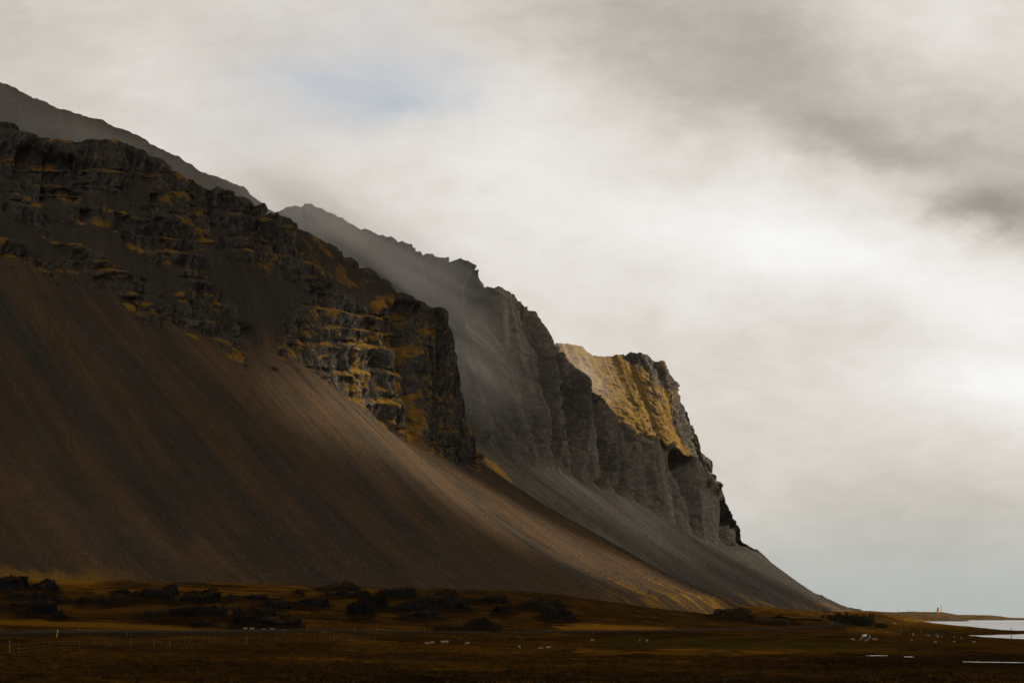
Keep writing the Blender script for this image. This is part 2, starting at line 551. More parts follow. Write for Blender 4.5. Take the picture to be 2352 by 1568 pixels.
# ------------------------------------------------------------------ mountains (lofted, then weathered)
class Loft:
    """ridge surface between a back row, a skyline, a cliff foot, a scree foot and an underground row"""
    def __init__(self, sky_pts, base_pts, foot_pts, sky_d, nS, nrows, concave=1.15, back=(240.0, 0.0, -60.0), s_focus=None, skirt=(110, -62), jag=3.0):
        sk = np.array(sky_pts, float)
        seg = np.hypot(*np.diff(sk, axis=0).T)
        s = np.concatenate([[0], np.cumsum(seg)])
        s /= s[-1]
        self.sk, self.sks = sk, s
        def key(pt):
            return s[np.argmin(np.hypot(sk[:, 0] - pt[0], sk[:, 1] - pt[1]))]
        S = np.linspace(0, 1, nS) if s_focus is None else s_focus(s, sk, nS)
        self.S = S
        d = np.interp(S, [key(kp) for kp, _ in sky_d], [v for _, v in sky_d])
        L_ = seg.sum()
        rag = jag * (1 + 1.2 * sstep(1360, 1420, np.interp(S, s, sk[:, 0])) * sstep(1620, 1560, np.interp(S, s, sk[:, 0])) * (jag > 4)) * (fbm(S * L_ / 26, 0 * S + len(sk), None, 3, 881) + 0.7 * np.clip(fbm(S * L_ / 9, 0 * S + 3.3, None, 2, 882), -0.2, 1))
        skyP = unproject(np.interp(S, s, sk[:, 0]) - rag * 0.35, np.interp(S, s, sk[:, 1]) - rag, d)
        def row(pts):
            ks = np.array([key(kp) for kp, _ in pts])
            vv = np.array([v for _, v in pts], float)
            o = np.argsort(ks, kind='stable')
            ks, vv = ks[o], vv[o]
            fx = np.linspace(0, 1, 600)
            ch = []
            for c in range(3):
                a = np.interp(fx, ks, vv[:, c])
                pad = np.pad(a, 10, mode='edge')
                kern = np.hanning(23)[1:-1]; kern /= kern.sum()
                ch.append(np.interp(S, fx, np.convolve(pad, kern, 'valid')))
            return unproject(*ch)
        baseP, footP = row(base_pts), row(foot_pts)
        h = footP - baseP
        hn = h[:, :2] / np.linalg.norm(h[:, :2], axis=1, keepdims=True)
        under = footP.copy()
        under[:, :2] += hn * skirt[0]
        under[:, 2] += skirt[1]
        backP = skyP + np.array(back)
        nb, n1, n2, n3 = nrows
        rows = []
        for t in np.linspace(0, 1, nb, endpoint=False):
            p = backP + (skyP - backP) * t
            p[:, 2] = backP[:, 2] + (skyP[:, 2] - backP[:, 2]) * (t ** 0.6)
            rows.append((p, -1 + t))
        for t in np.linspace(0, 1, n1, endpoint=False):
            rows.append((skyP + (baseP - skyP) * t, t))
        for t in np.linspace(0, 1, n2, endpoint=False):
            p = baseP + h * t
            p[:, 2] = baseP[:, 2] + h[:, 2] * (1 - (1 - t) ** concave)
            rows.append((p, 1 + t))
        for t in np.linspace(0, 1, n3):
            rows.append((footP + (under - footP) * t, 2 + t * 0.999))
        self.P = np.stack([r[0] for r in rows])
        self.T = np.array([r[1] for r in rows])[:, None] * np.ones((1, nS))
        mid = 0.5 * (baseP + footP)
        self.q = np.concatenate([[0], np.cumsum(np.linalg.norm(np.diff(mid[:, :2], axis=0), axis=1))])[None, :] * np.ones((len(rows), 1))
        self.px = to_px(self.P[..., 0], self.P[..., 1], self.P[..., 2])
        self.py = to_py(self.P[..., 1], self.P[..., 2])

    def normals(self, P, blur=0):
        gs = np.gradient(P, axis=1)
        gt = np.gradient(P, axis=0)
        n = np.cross(gt, gs)
        n /= np.linalg.norm(n, axis=-1, keepdims=True) + 1e-9
        flip = np.where((n * (np.array([0.3, -1, 0.6]))).sum(-1, keepdims=True).mean() < 0, -1, 1)
        n = n * flip
        if blur:
            for ax in (0, 1):
                kern = np.ones(blur) / blur
                pad = [(0, 0)] * 3
                pad[ax] = (blur // 2, blur // 2)
                nn = np.pad(n, pad, mode='edge')
                c = np.cumsum(nn, axis=ax)
                z0 = np.zeros_like(np.take(c, [0], axis=ax))
                c = np.concatenate([z0, c], axis=ax)
                L = n.shape[ax]
                n = (np.take(c, np.arange(blur, blur + L), axis=ax) - np.take(c, np.arange(0, L), axis=ax)) / blur
            n /= np.linalg.norm(n, axis=-1, keepdims=True) + 1e-9
        return n

def layers(seed, lo, hi):
    r = np.random.default_rng(seed)
    z, out = -60.0, []
    while z < 900:
        out.append(z)
        z += r.uniform(lo, hi)
    return np.array(out)

def pip(px, py, poly):
    inside = np.zeros(px.shape, bool)
    n = len(poly)
    for i in range(n):
        x0, y0 = poly[i]
        x1, y1 = poly[(i + 1) % n]
        c = ((y0 > py) != (y1 > py))
        with np.errstate(divide='ignore', invalid='ignore'):
            xi = (x1 - x0) * (py - y0) / (y1 - y0 + 1e-12) + x0
        inside ^= c & (px < xi)
    return inside

def poly_dist(px, py, poly):
    """signed distance, positive inside"""
    d = np.full(px.shape, 1e9)
    n = len(poly)
    for i in range(n):
        x0, y0 = poly[i]
        x1, y1 = poly[(i + 1) % n]
        ex, ey = x1 - x0, y1 - y0
        t = np.clip(((px - x0) * ex + (py - y0) * ey) / (ex * ex + ey * ey + 1e-9), 0, 1)
        d = np.minimum(d, np.hypot(px - x0 - t * ex, py - y0 - t * ey))
    return np.where(pip(px, py, poly), d, -d)

def line_dist(px, py, pts):
    d = np.full(px.shape, 1e9)
    for (x0, y0), (x1, y1) in zip(pts[:-1], pts[1:]):
        ex, ey = x1 - x0, y1 - y0
        t = np.clip(((px - x0) * ex + (py - y0) * ey) / (ex * ex + ey * ey + 1e-9), 0, 1)
        d = np.minimum(d, np.hypot(px - x0 - t * ex, py - y0 - t * ey))
    return d

def ridged(x, y, z, octv, seed):
    s, a, n, f = 0.0, 1.0, 0.0, 1.0
    for o in range(octv):
        s = s + a * (1 - np.abs(pn(x * f, y * f, z * f, seed + 31 * o)) * 2.0)
        n += a
        a *= 0.5
        f *= 2.1
    return s / n

def weather(L, crag, LY, seed, strata=1.0, ribs=((18, 5, 0.2), (6, 1.9, 0.17), (2.4, 0.6, 0.3)), dipx=0.0, rough=0.8, gully=(60, 2.5, 12, 0.7, 3.5, 0.25), cen=0.80, taper=0.06, gul=None, lump=0.0):
    P = L.P.copy()
    n = L.normals(P, 41)
    nh = n.copy(); nh[..., 2] = 0
    nl = np.linalg.norm(nh, axis=-1, keepdims=True) + 1e-6
    nh /= nl
    cot = np.clip(np.abs(n[..., 2]) / nl[..., 0], 0.25, 1.7)
    X, Y, Z = P[..., 0], P[..., 1], P[..., 2]
    zz = Z + dipx * (X + 300 * (dipx < -0.1)) + 7 * fbm(X / 160, Y / 160, Z / 300, 3, seed) + 2.0 * fbm(X / 25, Y / 25, Z / 80, 2, seed + 3)
    k = np.clip(np.searchsorted(LY, zz) - 1, 0, len(LY) - 2)
    th = LY[k + 1] - LY[k]
    f = (zz - LY[k]) / th
    var = np.clip(0.55 + 1.5 * fbm(X / 55, Y / 55, Z / 40, 3, seed + 5), 0.0, 1.35)
    o = cot * th * (f - sstep(0.72, 0.97, f)) * var * strata * sstep(-0.01, 0.07, L.T)
    face = 1 - sstep(0.70, 0.85, f) * np.minimum(1, strata * 1.0)
    rr = np.zeros_like(Z)
    for i, (wl, amp, zs) in enumerate(ribs):
        qq = L.q + 0.22 * wl * fbm(L.q / (2.5 * wl), Z / (7 * wl), None, 2, seed + 70 + i)
        nz_ = np.abs(pn(qq / wl, 0 * qq + 3.7 * i, Z * zs / wl + k * 0.11 * (np.mean(strata) > 0.3), seed + 50 + i)) + 0.35 * np.abs(pn(qq * 2.3 / wl, 0 * qq + 9.1 * i, Z * zs * 2 / wl, seed + 90 + i))
        rr += amp * 1.7 * (np.minimum(1.0, 2.3 * nz_) ** 0.8 - cen)
    rr *= (0.5 + 0.5 * face) * sstep(-0.02, taper, L.T)
    fine = rough * fbm(X / 7, Y / 7, Z / 48, 3, seed + 9)
    off = (o + rr + fine) * crag
    if gul is not None:      # sharp chutes that run the whole height of the cliff and notch its crest
        for (wl, depth, notch, wdt, sd_) in gul:
            qg = L.q + 0.22 * wl * fbm(L.q / (2.2 * wl), L.T * 1.2, None, 2, seed + sd_) + 1.2 * fbm(L.q / 9, Z / 60, None, 2, seed + sd_ + 1)
            gu = 1 - sstep(0.0, wdt, np.abs(pn(qg / wl, 0.25 * L.T + sd_, None, seed + sd_ + 2)))
            gu = gu * np.clip(0.55 + 1.2 * fbm(L.q / (3 * wl), 0 * L.q + sd_, None, 2, seed + sd_ + 3), 0.1, 1.2)
            off = off - depth * gu * crag * sstep(-0.05, 0.12, L.T)
            P[..., 2] -= notch * gu * sstep(0.30, 0.0, L.T) * sstep(-0.7, 0.0, L.T) * crag
    P += nh * off[..., None]
    if lump:
        P += n * (lump * fbm(X / 16, Y / 16, Z / 16, 4, seed + 33))[..., None]
    # scree: gullies run down the fall line
    sc = 1 - crag
    q, T = L.q, L.T
    wq = q + 14 * fbm(q / 120, T * 1.2, None, 2, seed + 20) + 2.5 * fbm(q / 25, T * 4, None, 2, seed + 19)
    g = gully[1] * fbm(wq / gully[0], T * 0.9, None, 2, seed + 21) + gully[3] * ridged(wq / gully[2], T * 0.8, 0 * q, 2, seed + 22) \
        + gully[5] * fbm(wq / gully[4], T * 2.2, None, 2, seed + 23) - 1.5 * sstep(0.80, 0.98, ridged(wq / 60, T * 0.5, 0 * q, 1, seed + 26)) * sstep(-0.1, 0.25, fbm(wq / 80, T * 1.6, None, 2, seed + 28)) + 0.25 * fbm(X / 3.2, Y / 3.2, Z / 3.2, 3, seed + 24)
    P += n * (g * sc * sstep(-0.2, 0.1, T))[..., None]
    streak = np.clip(0.45 + 0.8 * fbm(wq / 60, T * 0.8, None, 4, seed + 30) + 0.45 * fbm(wq / 11, T * 1.5, None, 4, seed + 31) + 0.3 * fbm(X / 30, Y / 30, Z / 30, 3, seed + 32), 0, 1)
    return P, f, streak

# ---- near mountain: stepped basalt crags over a long brown scree
SKY1 = [(-900, 170), (-500, 240), (-200, 268), (-60, 272), (0, 278), (25, 281), (45, 292), (52, 312), (100, 317), (150, 321), (200, 319), (255, 318), (300, 331),
        (335, 348), (365, 360), (385, 376), (400, 391), (430, 404), (470, 428), (500, 430), (540, 440), (575, 462), (612, 468), (618, 486), (640, 487),
        (662, 496), (700, 527), (760, 560), (800, 587), (850, 617), (900, 650), (950, 678), (985, 700), (1012, 703), (1033, 716), (1036, 745), (1047, 780), (1050, 830),
        (1060, 872), (1075, 950), (1090, 1010), (1098, 1045)]
D1 = [((-900, 170), 1560), ((0, 278), 1870), ((200, 319), 1900), ((400, 391), 1960), ((612, 468), 2020), ((800, 587), 2130), ((985, 700), 2190), ((1033, 716), 2170),
      ((1060, 872), 2150), ((1098, 1045), 2140)]
BASE1 = [((-900, 170), (-800, 500, 1420)), ((-200, 268), (-170, 560, 1640)), ((0, 278), (40, 592, 1730)), ((200, 319), (180, 650, 1755)), ((300, 331), (320, 706, 1790)),
         ((400, 391), (470, 775, 1830)), ((500, 430), (585, 815, 1870)), ((575, 462), (660, 805, 1905)), ((662, 496), (735, 868, 1950)), ((760, 560), (820, 930, 1985)),
         ((850, 617), (900, 990, 2020)), ((950, 678), (980, 1035, 2055)), ((1033, 716), (1045, 1070, 2085)), ((1060, 872), (1075, 1066, 2105)), ((1098, 1045), (1106, 1062, 2125))]
FOOT1 = [((-900, 170), (-420, 1310, 1130)), ((-200, 268), (330, 1312, 1370)), ((0, 278), (560, 1324, 1440)), ((200, 319), (760, 1335, 1490)), ((300, 331), (900, 1343, 1540)),
         ((400, 391), (1040, 1352, 1600)), ((500, 430), (1150, 1358, 1650)), ((575, 462), (1230, 1362, 1700)), ((662, 496), (1320, 1366, 1760)), ((760, 560), (1400, 1368, 1810)),
         ((850, 617), (1480, 1369, 1860)), ((950, 678), (1550, 1370, 1910)), ((1033, 716), (1610, 1371, 1960)), ((1060, 872), (1640, 1371, 2000)), ((1098, 1045), (1665, 1372, 2040))]
def focus(lo_px):
    def f(s, sk, nS):
        s0 = np.interp(lo_px, sk[:, 0], s)
        n0 = max(8, nS // 12)
        return np.concatenate([np.linspace(0, s0, n0, endpoint=False), np.linspace(s0, 1, nS - n0)])
    return f
L1 = Loft(SKY1, BASE1, FOOT1, D1, 900, (16, 330, 300, 24), 1.18, back=(-70, 260, -30), s_focus=focus(-60))
px, py, T = L1.px, L1.py, L1.T
wx = px + 16 * fbm(px / 60, py / 60, None, 3, 71)
wy = py + 12 * fbm(px / 60, py / 60, None, 3, 72)
crag1 = sstep(1.06, 0.97, T + 0.10 * fbm(L1.q / 26, T * 2, None, 3, 73))
# stony chutes and smooth slopes that interrupt the crags
for poly, soft in (([(455, 560), (520, 590), (600, 660), (655, 770), (640, 830), (590, 815), (560, 740), (500, 660)], 14),
                   ([(520, 600), (640, 620), (700, 660), (660, 740), (640, 800), (560, 730)], 22),
                   ([(650, 500), (720, 545), (820, 610), (960, 690), (840, 700), (800, 690), (720, 620)], 12),
                   ([(180, 500), (260, 520), (340, 590), (440, 660), (400, 680), (280, 610), (150, 560)], 14),
                   ([(-40, 460), (60, 520), (150, 580), (170, 640), (60, 560), (-60, 520)], 12),
                   ([(150, 430), (290, 440), (340, 420), (390, 430), (330, 470), (200, 470)], 8)):
    crag1 = crag1 * (1 - 0.9 * sstep(-soft, soft, poly_dist(wx, wy, poly)))
crag1 *= 0.18 + 0.82 * sstep(-0.42, -0.02, fbm(px / 90, py / 55, None, 3, 75) + 0.55 * sstep(0.55, 0.0, T) + 0.4 * sstep(600, 900, px))
crag1 = crag1 * sstep(-0.8, -0.2, T)
LY1 = layers(5, 6, 25)
LY1 = np.concatenate([LY1[LY1 < 312], [319.0, 335.5, 368.0, 392.0, 420.0, 450.0, 900.0]])
strata1 = 0.9 - 0.72 * sstep(905, 985, L1.px) * sstep(0.02, 0.12, L1.T)
P1, f1, st1 = weather(L1, crag1, LY1, 100, strata1, ((40, 7.5, 0.10), (15, 6.0, 0.10), (6, 2.8, 0.12), (2.8, 1.5, 0.15)), -0.14, 1.5, (80, 4.5, 19, 0.75, 5, 0.28),
                      gul=[(46, 10 * np.clip(sstep(820, 960, L1.px) + sstep(0.30, 0.15, L1.T), 0.25, 1), 3, 0.14, 11), (17, 4.5, 1.5, 0.15, 12)])
# the tall rim wall on top, left: push the slope below it back so the wall stands upright
n1v = L1.normals(P1)
flat1 = n1v[..., 2]
led = sstep(0.42, 0.72, flat1)
gn = fbm(P1[..., 0] / 30, P1[..., 1] / 30, P1[..., 2] / 18, 3, 140)
grass1 = np.clip(led * sstep(0.05, 0.4, crag1) * (0.22 + 1.5 * gn + 0.35 * sstep(600, 850, px)), 0, 1)
grass1 += 0.55 * sstep(0.0, 0.35, gn) * sstep(-10, 25, poly_dist(wx, wy, [(640, 490), (740, 545), (900, 640), (1010, 700), (900, 720), (760, 690), (680, 560)])) 
foot_g = sstep(1.93, 2.03, T + 0.10 * fbm(L1.q / 30, T * 5, None, 3, 141)) * 0.75 * np.maximum(sstep(480, 120, px), 0.35 * sstep(1200, 1500, px))
lowr = sstep(1.55, 1.98, T) * sstep(1150, 1500, px) * (0.25 + 0.9 * fbm(L1.q / 12, T * 3, None, 3, 142))
grass1 = np.clip(grass1 + foot_g + np.clip(lowr, 0, 0.7), 0, 1)
st1 = np.maximum(st1, sstep(0.99, 0.88, T + 0.08 * fbm(L1.q / 20, T * 3, None, 3, 150)))
rock1 = np.clip(crag1 * 1.6 - 0.25, 0, 1) * (1 - 0.55 * led)
gstreak = sstep(46, 8, line_dist(wx, wy, [(-60, 620), (0, 700), (110, 860), (230, 1010), (330, 1130), (420, 1230)]))
st1 = np.clip(st1 + 0.7 * gstreak, 0, 1)
structure(grid_mesh('near_mountain', P1, M_near, {'rock': rock1, 'grass': grass1, 'streak': st1, 'along': L1.q, 'down': L1.T}))

# ---- middle mountain: tall fluted cliff over grey scree
SKY2 = [(420, 560), (520, 540), (600, 500), (640, 484), (660, 474), (690, 470), (705, 464), (722, 470), (760, 489), (800, 505), (822, 515), (870, 540), (920, 551), (960, 566), (1000, 580),
        (1040, 590), (1075, 598), (1100, 612), (1118, 632), (1132, 648), (1160, 662), (1180, 672), (1202, 688), (1228, 712), (1240, 735), (1243, 752), (1256, 772),
        (1275, 786), (1290, 800), (1304, 822), (1322, 842), (1350, 868), (1368, 885), (1388, 915), (1410, 948), (1440, 974), (1470, 990), (1500, 994), (1530, 1008),
        (1566, 1026), (1590, 1040), (1608, 1056), (1622, 1078), (1640, 1100), (1655, 1118), (1668, 1150), (1684, 1180), (1700, 1215), (1708, 1241), (1722, 1250), (1742, 1268), (1775, 1302), (1800, 1322), (1830, 1343),
        (1880, 1370), (1930, 1391), (1980, 1402)]
D2 = [((420, 560), 2750), ((660, 474), 2820), ((1075, 598), 2920), ((1240, 735), 3060), ((1440, 974), 3310), ((1566, 1026), 3500), ((1640, 1100), 3620), ((1708, 1241), 3720),
      ((1830, 1343), 3760), ((1980, 1402), 3800)]
BASE2 = [((420, 560), (760, 900, 2400)), ((660, 474), (960, 960, 2500)), ((870, 540), (1060, 1000, 2560)), ((1075, 598), (1160, 1050, 2640)), ((1160, 662), (1235, 1078, 2720)),
         ((1240, 735), (1285, 1085, 2800)), ((1350, 868), (1370, 1115, 3000)), ((1440, 974), (1460, 1150, 3140)), ((1530, 1008), (1540, 1200, 3270)), ((1590, 1040), (1590, 1230, 3370)),
         ((1640, 1100), (1640, 1254, 3480)), ((1700, 1215), (1700, 1256, 3640)), ((1722, 1250), (1726, 1258, 3700)), ((1830, 1343), (1836, 1349, 3740)), ((1930, 1391), (1936, 1394, 3780)), ((1980, 1402), (1984, 1404, 3790))]
FOOT2 = [((420, 560), (1230, 1300, 2180)), ((660, 474), (1390, 1345, 2260)), ((870, 540), (1480, 1362, 2330)), ((1075, 598), (1570, 1374, 2420)), ((1160, 662), (1630, 1380, 2520)),
         ((1240, 735), (1680, 1384, 2620)), ((1350, 868), (1740, 1388, 2780)), ((1440, 974), (1790, 1391, 2920)), ((1530, 1008), (1830, 1394, 3040)), ((1590, 1040), (1860, 1396, 3130)),
         ((1640, 1100), (1890, 1398, 3250)), ((1700, 1215), (1920, 1399, 3390)), ((1722, 1250), (1930, 1400, 3460)), ((1830, 1343), (1950, 1402, 3560)), ((1930, 1391), (1990, 1405, 3660)), ((1980, 1402), (2010, 1407, 3720))]
L2 = Loft(SKY2, BASE2, FOOT2, D2, 760, (14, 270, 200, 20), 1.1, back=(-60, 320, -60), jag=5.0)
px, py, T = L2.px, L2.py, L2.T
crag2 = sstep(1.10, 0.88, T + 0.16 * fbm(L2.q / 45, T * 1.5, None, 3, 171)) * sstep(-0.8, -0.1, T)
crag2 *= (0.30 + 0.70 * sstep(1690, 1560, px)) * sstep(1760, 1700, px)
P2, f2, st2 = weather(L2, crag2, layers(8, 18, 42), 200, 0.05, ((125, 46, 0.04), (50, 27, 0.05), (20, 10.0, 0.07), (8, 3.2, 0.12)), 0.03, 1.6, (80, 3.0, 18, 1.1, 5, 0.5), cen=0.66 + 0.20 * sstep(1540, 1640, L2.px), taper=0.18,
                      gul=[(85, 58, 5, 0.15, 11), (34, 26, 3.5, 0.15, 14), (14, 8, 2, 0.16, 13)])
n2v = L2.normals(P2)
led2 = sstep(0.40, 0.66, n2v[..., 2])
g2 = fbm(P2[..., 0] / 40, P2[..., 1] / 40, P2[..., 2] / 30, 3, 240)
grass2 = np.clip(led2 * crag2 * (-0.22 + 0.9 * g2), 0, 0.45)
skyg = 0.8 * sstep(0.07, 0.0, T + 0.05 * fbm(L2.q / 12, T * 9, None, 3, 243)) * sstep(1380, 1440, px) * sstep(1640, 1560, px)
patch = 0.75 * sstep(-8, 8, poly_dist(px, py, [(1100, 1050), (1135, 1062), (1180, 1115), (1170, 1120), (1120, 1080)])) \
    + 0.7 * sstep(-8, 10, poly_dist(px, py, [(1340, 1085), (1390, 1100), (1410, 1125), (1370, 1120)]))
lowg = sstep(1.7, 2.0, T) * (0.3 + 0.8 * g2)
lip = sstep(0.09, 0.0, np.abs(T - 1.03)) * sstep(1500, 1580, px) * sstep(1650, 1600, px) * (0.15 + 1.2 * fbm(L2.q / 14, T * 8, None, 3, 241))
grass2 = np.clip(grass2 + 0.8 * skyg + patch + np.clip(lowg, 0, 0.6) + np.clip(lip, 0, 0.6), 0, 1)
structure(grid_mesh('middle_mountain', P2, M_mid, {'rock': np.clip(crag2 * (1 + 1.8 * sstep(1560, 1680, L2.px)) * 1.5 - 0.2, 0, 1) * (1 - 0.4 * led2), 'grass': grass2, 'streak': st2, 'along': L2.q, 'down': L2.T}))

# ---- headland shoulder: sunlit grass slope with a rock cap
SKY3 = [(1200, 800), (1262, 792), (1290, 788), (1312, 789), (1340, 801), (1362, 815), (1400, 817), (1430, 814), (1440, 820), (1448, 810), (1470, 808), (1490, 815), (1502, 828), (1525, 832),
        (1536, 842), (1543, 866), (1546, 900), (1556, 912), (1563, 925), (1570, 932), (1582, 968), (1600, 1000), (1608, 1030), (1613, 1056), (1625, 1085), (1640, 1110)]
D3 = [((1200, 800), 3950), ((1400, 817), 3960), ((1502, 828), 3930), ((1546, 900), 3860), ((1600, 1000), 3760), ((1640, 1110), 3680)]
BASE3 = [((1200, 800), (1380, 1060, 3560)), ((1312, 789), (1450, 1090, 3540)), ((1400, 817), (1520, 1110, 3520)), ((1470, 808), (1580, 1120, 3540)), ((1525, 832), (1596, 1110, 3580)),
         ((1546, 900), (1600, 1095, 3630)), ((1582, 968), (1606, 1085, 3700)), ((1613, 1056), (1620, 1105, 3730)), ((1640, 1110), (1641, 1125, 3760))]
FOOT3 = [((1200, 800), (1400, 1130, 3510)), ((1400, 817), (1540, 1180, 3480)), ((1525, 832), (1604, 1150, 3560)), ((1582, 968), (1608, 1120, 3760)), ((1613, 1056), (1620, 1130, 3800)), ((1640, 1110), (1640, 1145, 3830))]
L3 = Loft(SKY3, BASE3, FOOT3, D3, 420, (12, 260, 40, 8), 1.0, back=(-80, 320, -50), skirt=(0, -60), jag=2.5)
px, py, T = L3.px, L3.py, L3.T
wx = px + 20 * fbm(px / 26, py / 26, None, 4, 371); wy = py + 20 * fbm(px / 26, py / 26, None, 4, 372)
cap = sstep(-8, 8, poly_dist(wx, wy, [(1430, 800), (1475, 800), (1530, 825), (1560, 870), (1556, 910), (1535, 905), (1505, 880), (1490, 850), (1440, 835)]))
side = sstep(-8, 8, poly_dist(wx, wy, [(1556, 905), (1580, 950), (1620, 1040), (1680, 1150), (1600, 1140), (1590, 1060), (1560, 1000), (1538, 955), (1545, 920)]))
bands = sstep(0.10, 0.40, fbm(px / 38, (py - 0.62 * px) / 15, None, 4, 373)) * 0.30
crag3 = np.clip(np.maximum(np.maximum(cap, side), bands), 0, 1) * sstep(-0.8, -0.1, T)
P3, f3, st3 = weather(L3, crag3, layers(9, 14, 30), 300, 0.12, ((48, 12, 0.08), (18, 5.5, 0.08), (7, 2.2, 0.1)), 0.0, 1.6, (60, 3, 20, 0.5, 6, 0.3), lump=3.2)
g3 = fbm(L3.q / 16, T * 14, None, 4, 340)
grass3 = np.clip((1 - np.maximum(np.maximum(cap, side), bands * 2.0)) * (0.62 + 0.25 * sstep(0.2, 0.9, T) + 0.5 * g3 + 0.8 * fbm(px / 22, (py + 0.5 * px) / 12, None, 4, 341)), 0, 1)
structure(grid_mesh('headland_mountain', P3, M_head, {'rock': np.clip(np.maximum(cap, side) + bands * 1.6, 0, 1), 'grass': grass3, 'streak': st3, 'along': L3.q, 'down': L3.T}))

# ---- back mountain: hazy summit ridge behind the near crags
SKY0 = [(-900, 90), (-400, 160), (-150, 184), (-40, 188), (0, 191), (22, 196), (42, 205), (60, 218), (80, 230), (112, 240), (140, 251), (162, 255), (172, 263), (205, 272), (240, 279), (262, 290), (285, 298),
        (312, 308), (335, 318), (346, 330), (380, 345), (405, 358), (430, 374), (455, 390), (482, 400), (510, 410), (535, 420), (560, 432), (569, 440), (572, 448), (592, 462), (620, 482), (660, 505), (720, 560), (800, 640)]
D0 = [((-900, 90), 2400), ((0, 191), 2560), ((346, 330), 2640), ((620, 482), 2700), ((800, 640), 2720)]
BASE0 = [((-900, 90), (-800, 380, 2200)), ((0, 191), (60, 520, 2320)), ((346, 330), (420, 620, 2380)), ((620, 482), (700, 720, 2440)), ((800, 640), (860, 760, 2500))]
FOOT0 = [((-900, 90), (-700, 600, 2050)), ((0, 191), (120, 700, 2180)), ((346, 330), (500, 800, 2240)), ((620, 482), (780, 860, 2300)), ((800, 640), (920, 900, 2360))]
L0 = Loft(SKY0, BASE0, FOOT0, D0, 520, (10, 200, 30, 4), 1.0, back=(-100, 300, -60), s_focus=focus(-60))
T = L0.T
crag0 = np.clip(0.25 + 0.9 * fbm(L0.q / 40, T * 3, None, 3, 471), 0.1, 0.7) * sstep(-0.8, -0.1, T)
P0, f0, st0 = weather(L0, crag0, layers(12, 10, 26), 400, 0.35, ((30, 5, 0.2), (10, 3.0, 0.25), (4, 2.0, 0.3)), 0.0, 4.5, (60, 4, 20, 1.2, 6, 0.5))
g0 = fbm(P0[..., 0] / 30, P0[..., 1] / 30, P0[..., 2] / 30, 3, 440)
structure(grid_mesh('back_mountain', P0, M_back, {'rock': crag0, 'grass': np.clip(0.12 + 0.6 * g0, 0, 0.6), 'streak': st0, 'along': L0.q, 'down': L0.T}))

# ------------------------------------------------------------------ ground
GT = {  # survey column -> (distance, survey row) samples of the plain
    -600: [(60, 1660), (110, 1568), (230, 1508), (400, 1484), (480, 1468), (520, 1458), (600, 1440), (750, 1418), (900, 1395), (1100, 1360), (1250, 1330), (1400, 1312), (2600, 1340)],
    0: [(60, 1690), (110, 1568), (230, 1508), (400, 1482), (480, 1467), (520, 1458), (600, 1440), (700, 1422), (850, 1400), (1000, 1375), (1200, 1345), (1400, 1312), (2600, 1340)],
    600: [(60, 1690), (110, 1568), (300, 1512), (430, 1484), (540, 1464), (600, 1454), (680, 1443), (850, 1428), (1000, 1405), (1200, 1375), (1400, 1345), (1520, 1328), (2600, 1340)],
    1200: [(60, 1690), (110, 1568), (300, 1520), (700, 1477), (830, 1462), (1000, 1451), (1150, 1442), (1300, 1410), (1450, 1380), (1600, 1357), (2600, 1365)],
    1700: [(60, 1690), (110, 1568), (300, 1522), (700, 1480), (1000, 1458), (1400, 1440), (1800, 1420), (2200, 1400), (2600, 1387), (3600, 1392)],
    2000: [(60, 1690), (110, 1568), (300, 1524), (700, 1482), (1000, 1465), (1300, 1452), (1800, 1440), (2300, 1430), (3000, 1415), (3600, 1402), (4500, 1402), (6000, 1403), (7600, 1404)],
    2100: [(60, 1690), (110, 1568), (300, 1526), (700, 1485), (1000, 1468), (1400, 1453), (2000, 1441), (3000, 1430), (4000, 1424), (5000, 1414), (6000, 1407), (7600, 1406)],
    2200: [(60, 1690), (110, 1570), (300, 1530), (700, 1489), (1000, 1472), (1400, 1457), (2000, 1443), (3000, 1433), (4500, 1425), (7600, 1420)],
    2352: [(60, 1690), (110, 1572), (300, 1533), (700, 1493), (1000, 1475), (1200, 1468), (2000, 1444), (3000, 1433), (7600, 1420)],
    2900: [(60, 1690), (110, 1572), (300, 1533), (700, 1495), (1000, 1478), (1200, 1471), (2000, 1446), (3000, 1434), (7600, 1420)],
}
tab_d = np.exp(np.linspace(math.log(40), math.log(9000), 420))
cols_px = sorted(GT)
tab = []
for c in cols_px:
    a = np.array(GT[c], float)
    prow = np.interp(np.log(tab_d), np.log(a[:, 0]), a[:, 1])
    z = unproject(np.full_like(tab_d, c), prow, tab_d)[:, 2]
    z = np.interp(np.log(tab_d), np.log(a[:, 0]), unproject(np.full(len(a), c), a[:, 1], a[:, 0])[:, 2])
    kern = np.hanning(19); kern /= kern.sum()
    z = np.convolve(np.pad(z, 9, mode='edge'), kern, 'valid')
    tab.append(z)
tab = np.array(tab)
cols_az = np.array([(c - CX) / F / 1.0057 for c in cols_px])

def g_base(x, y):
    d = np.maximum(y, np.hypot(x, y) * 0.3)
    d = np.clip(np.where(y > 0, d, np.hypot(x, y)), 45, 8900)
    azv = np.clip(np.where(y > 1, x / np.maximum(y, 1), np.sign(x) * 1.0), cols_az[0], cols_az[-1])
    j = np.clip(np.searchsorted(cols_az, azv) - 1, 0, len(cols_az) - 2)
    ta = (azv - cols_az[j]) / (cols_az[j + 1] - cols_az[j])
    ta = ta * ta * (3 - 2 * ta) * 0.5 + ta * 0.5
    li = (np.log(d) - math.log(40)) / (math.log(9000) - math.log(40)) * 419
    i = np.clip(li.astype(int), 0, 418)
    ti = li - i
    a = tab[j, i] * (1 - ti) + tab[j, i + 1] * ti
    b = tab[j + 1, i] * (1 - ti) + tab[j + 1, i + 1] * ti
    return a * (1 - ta) + b * ta

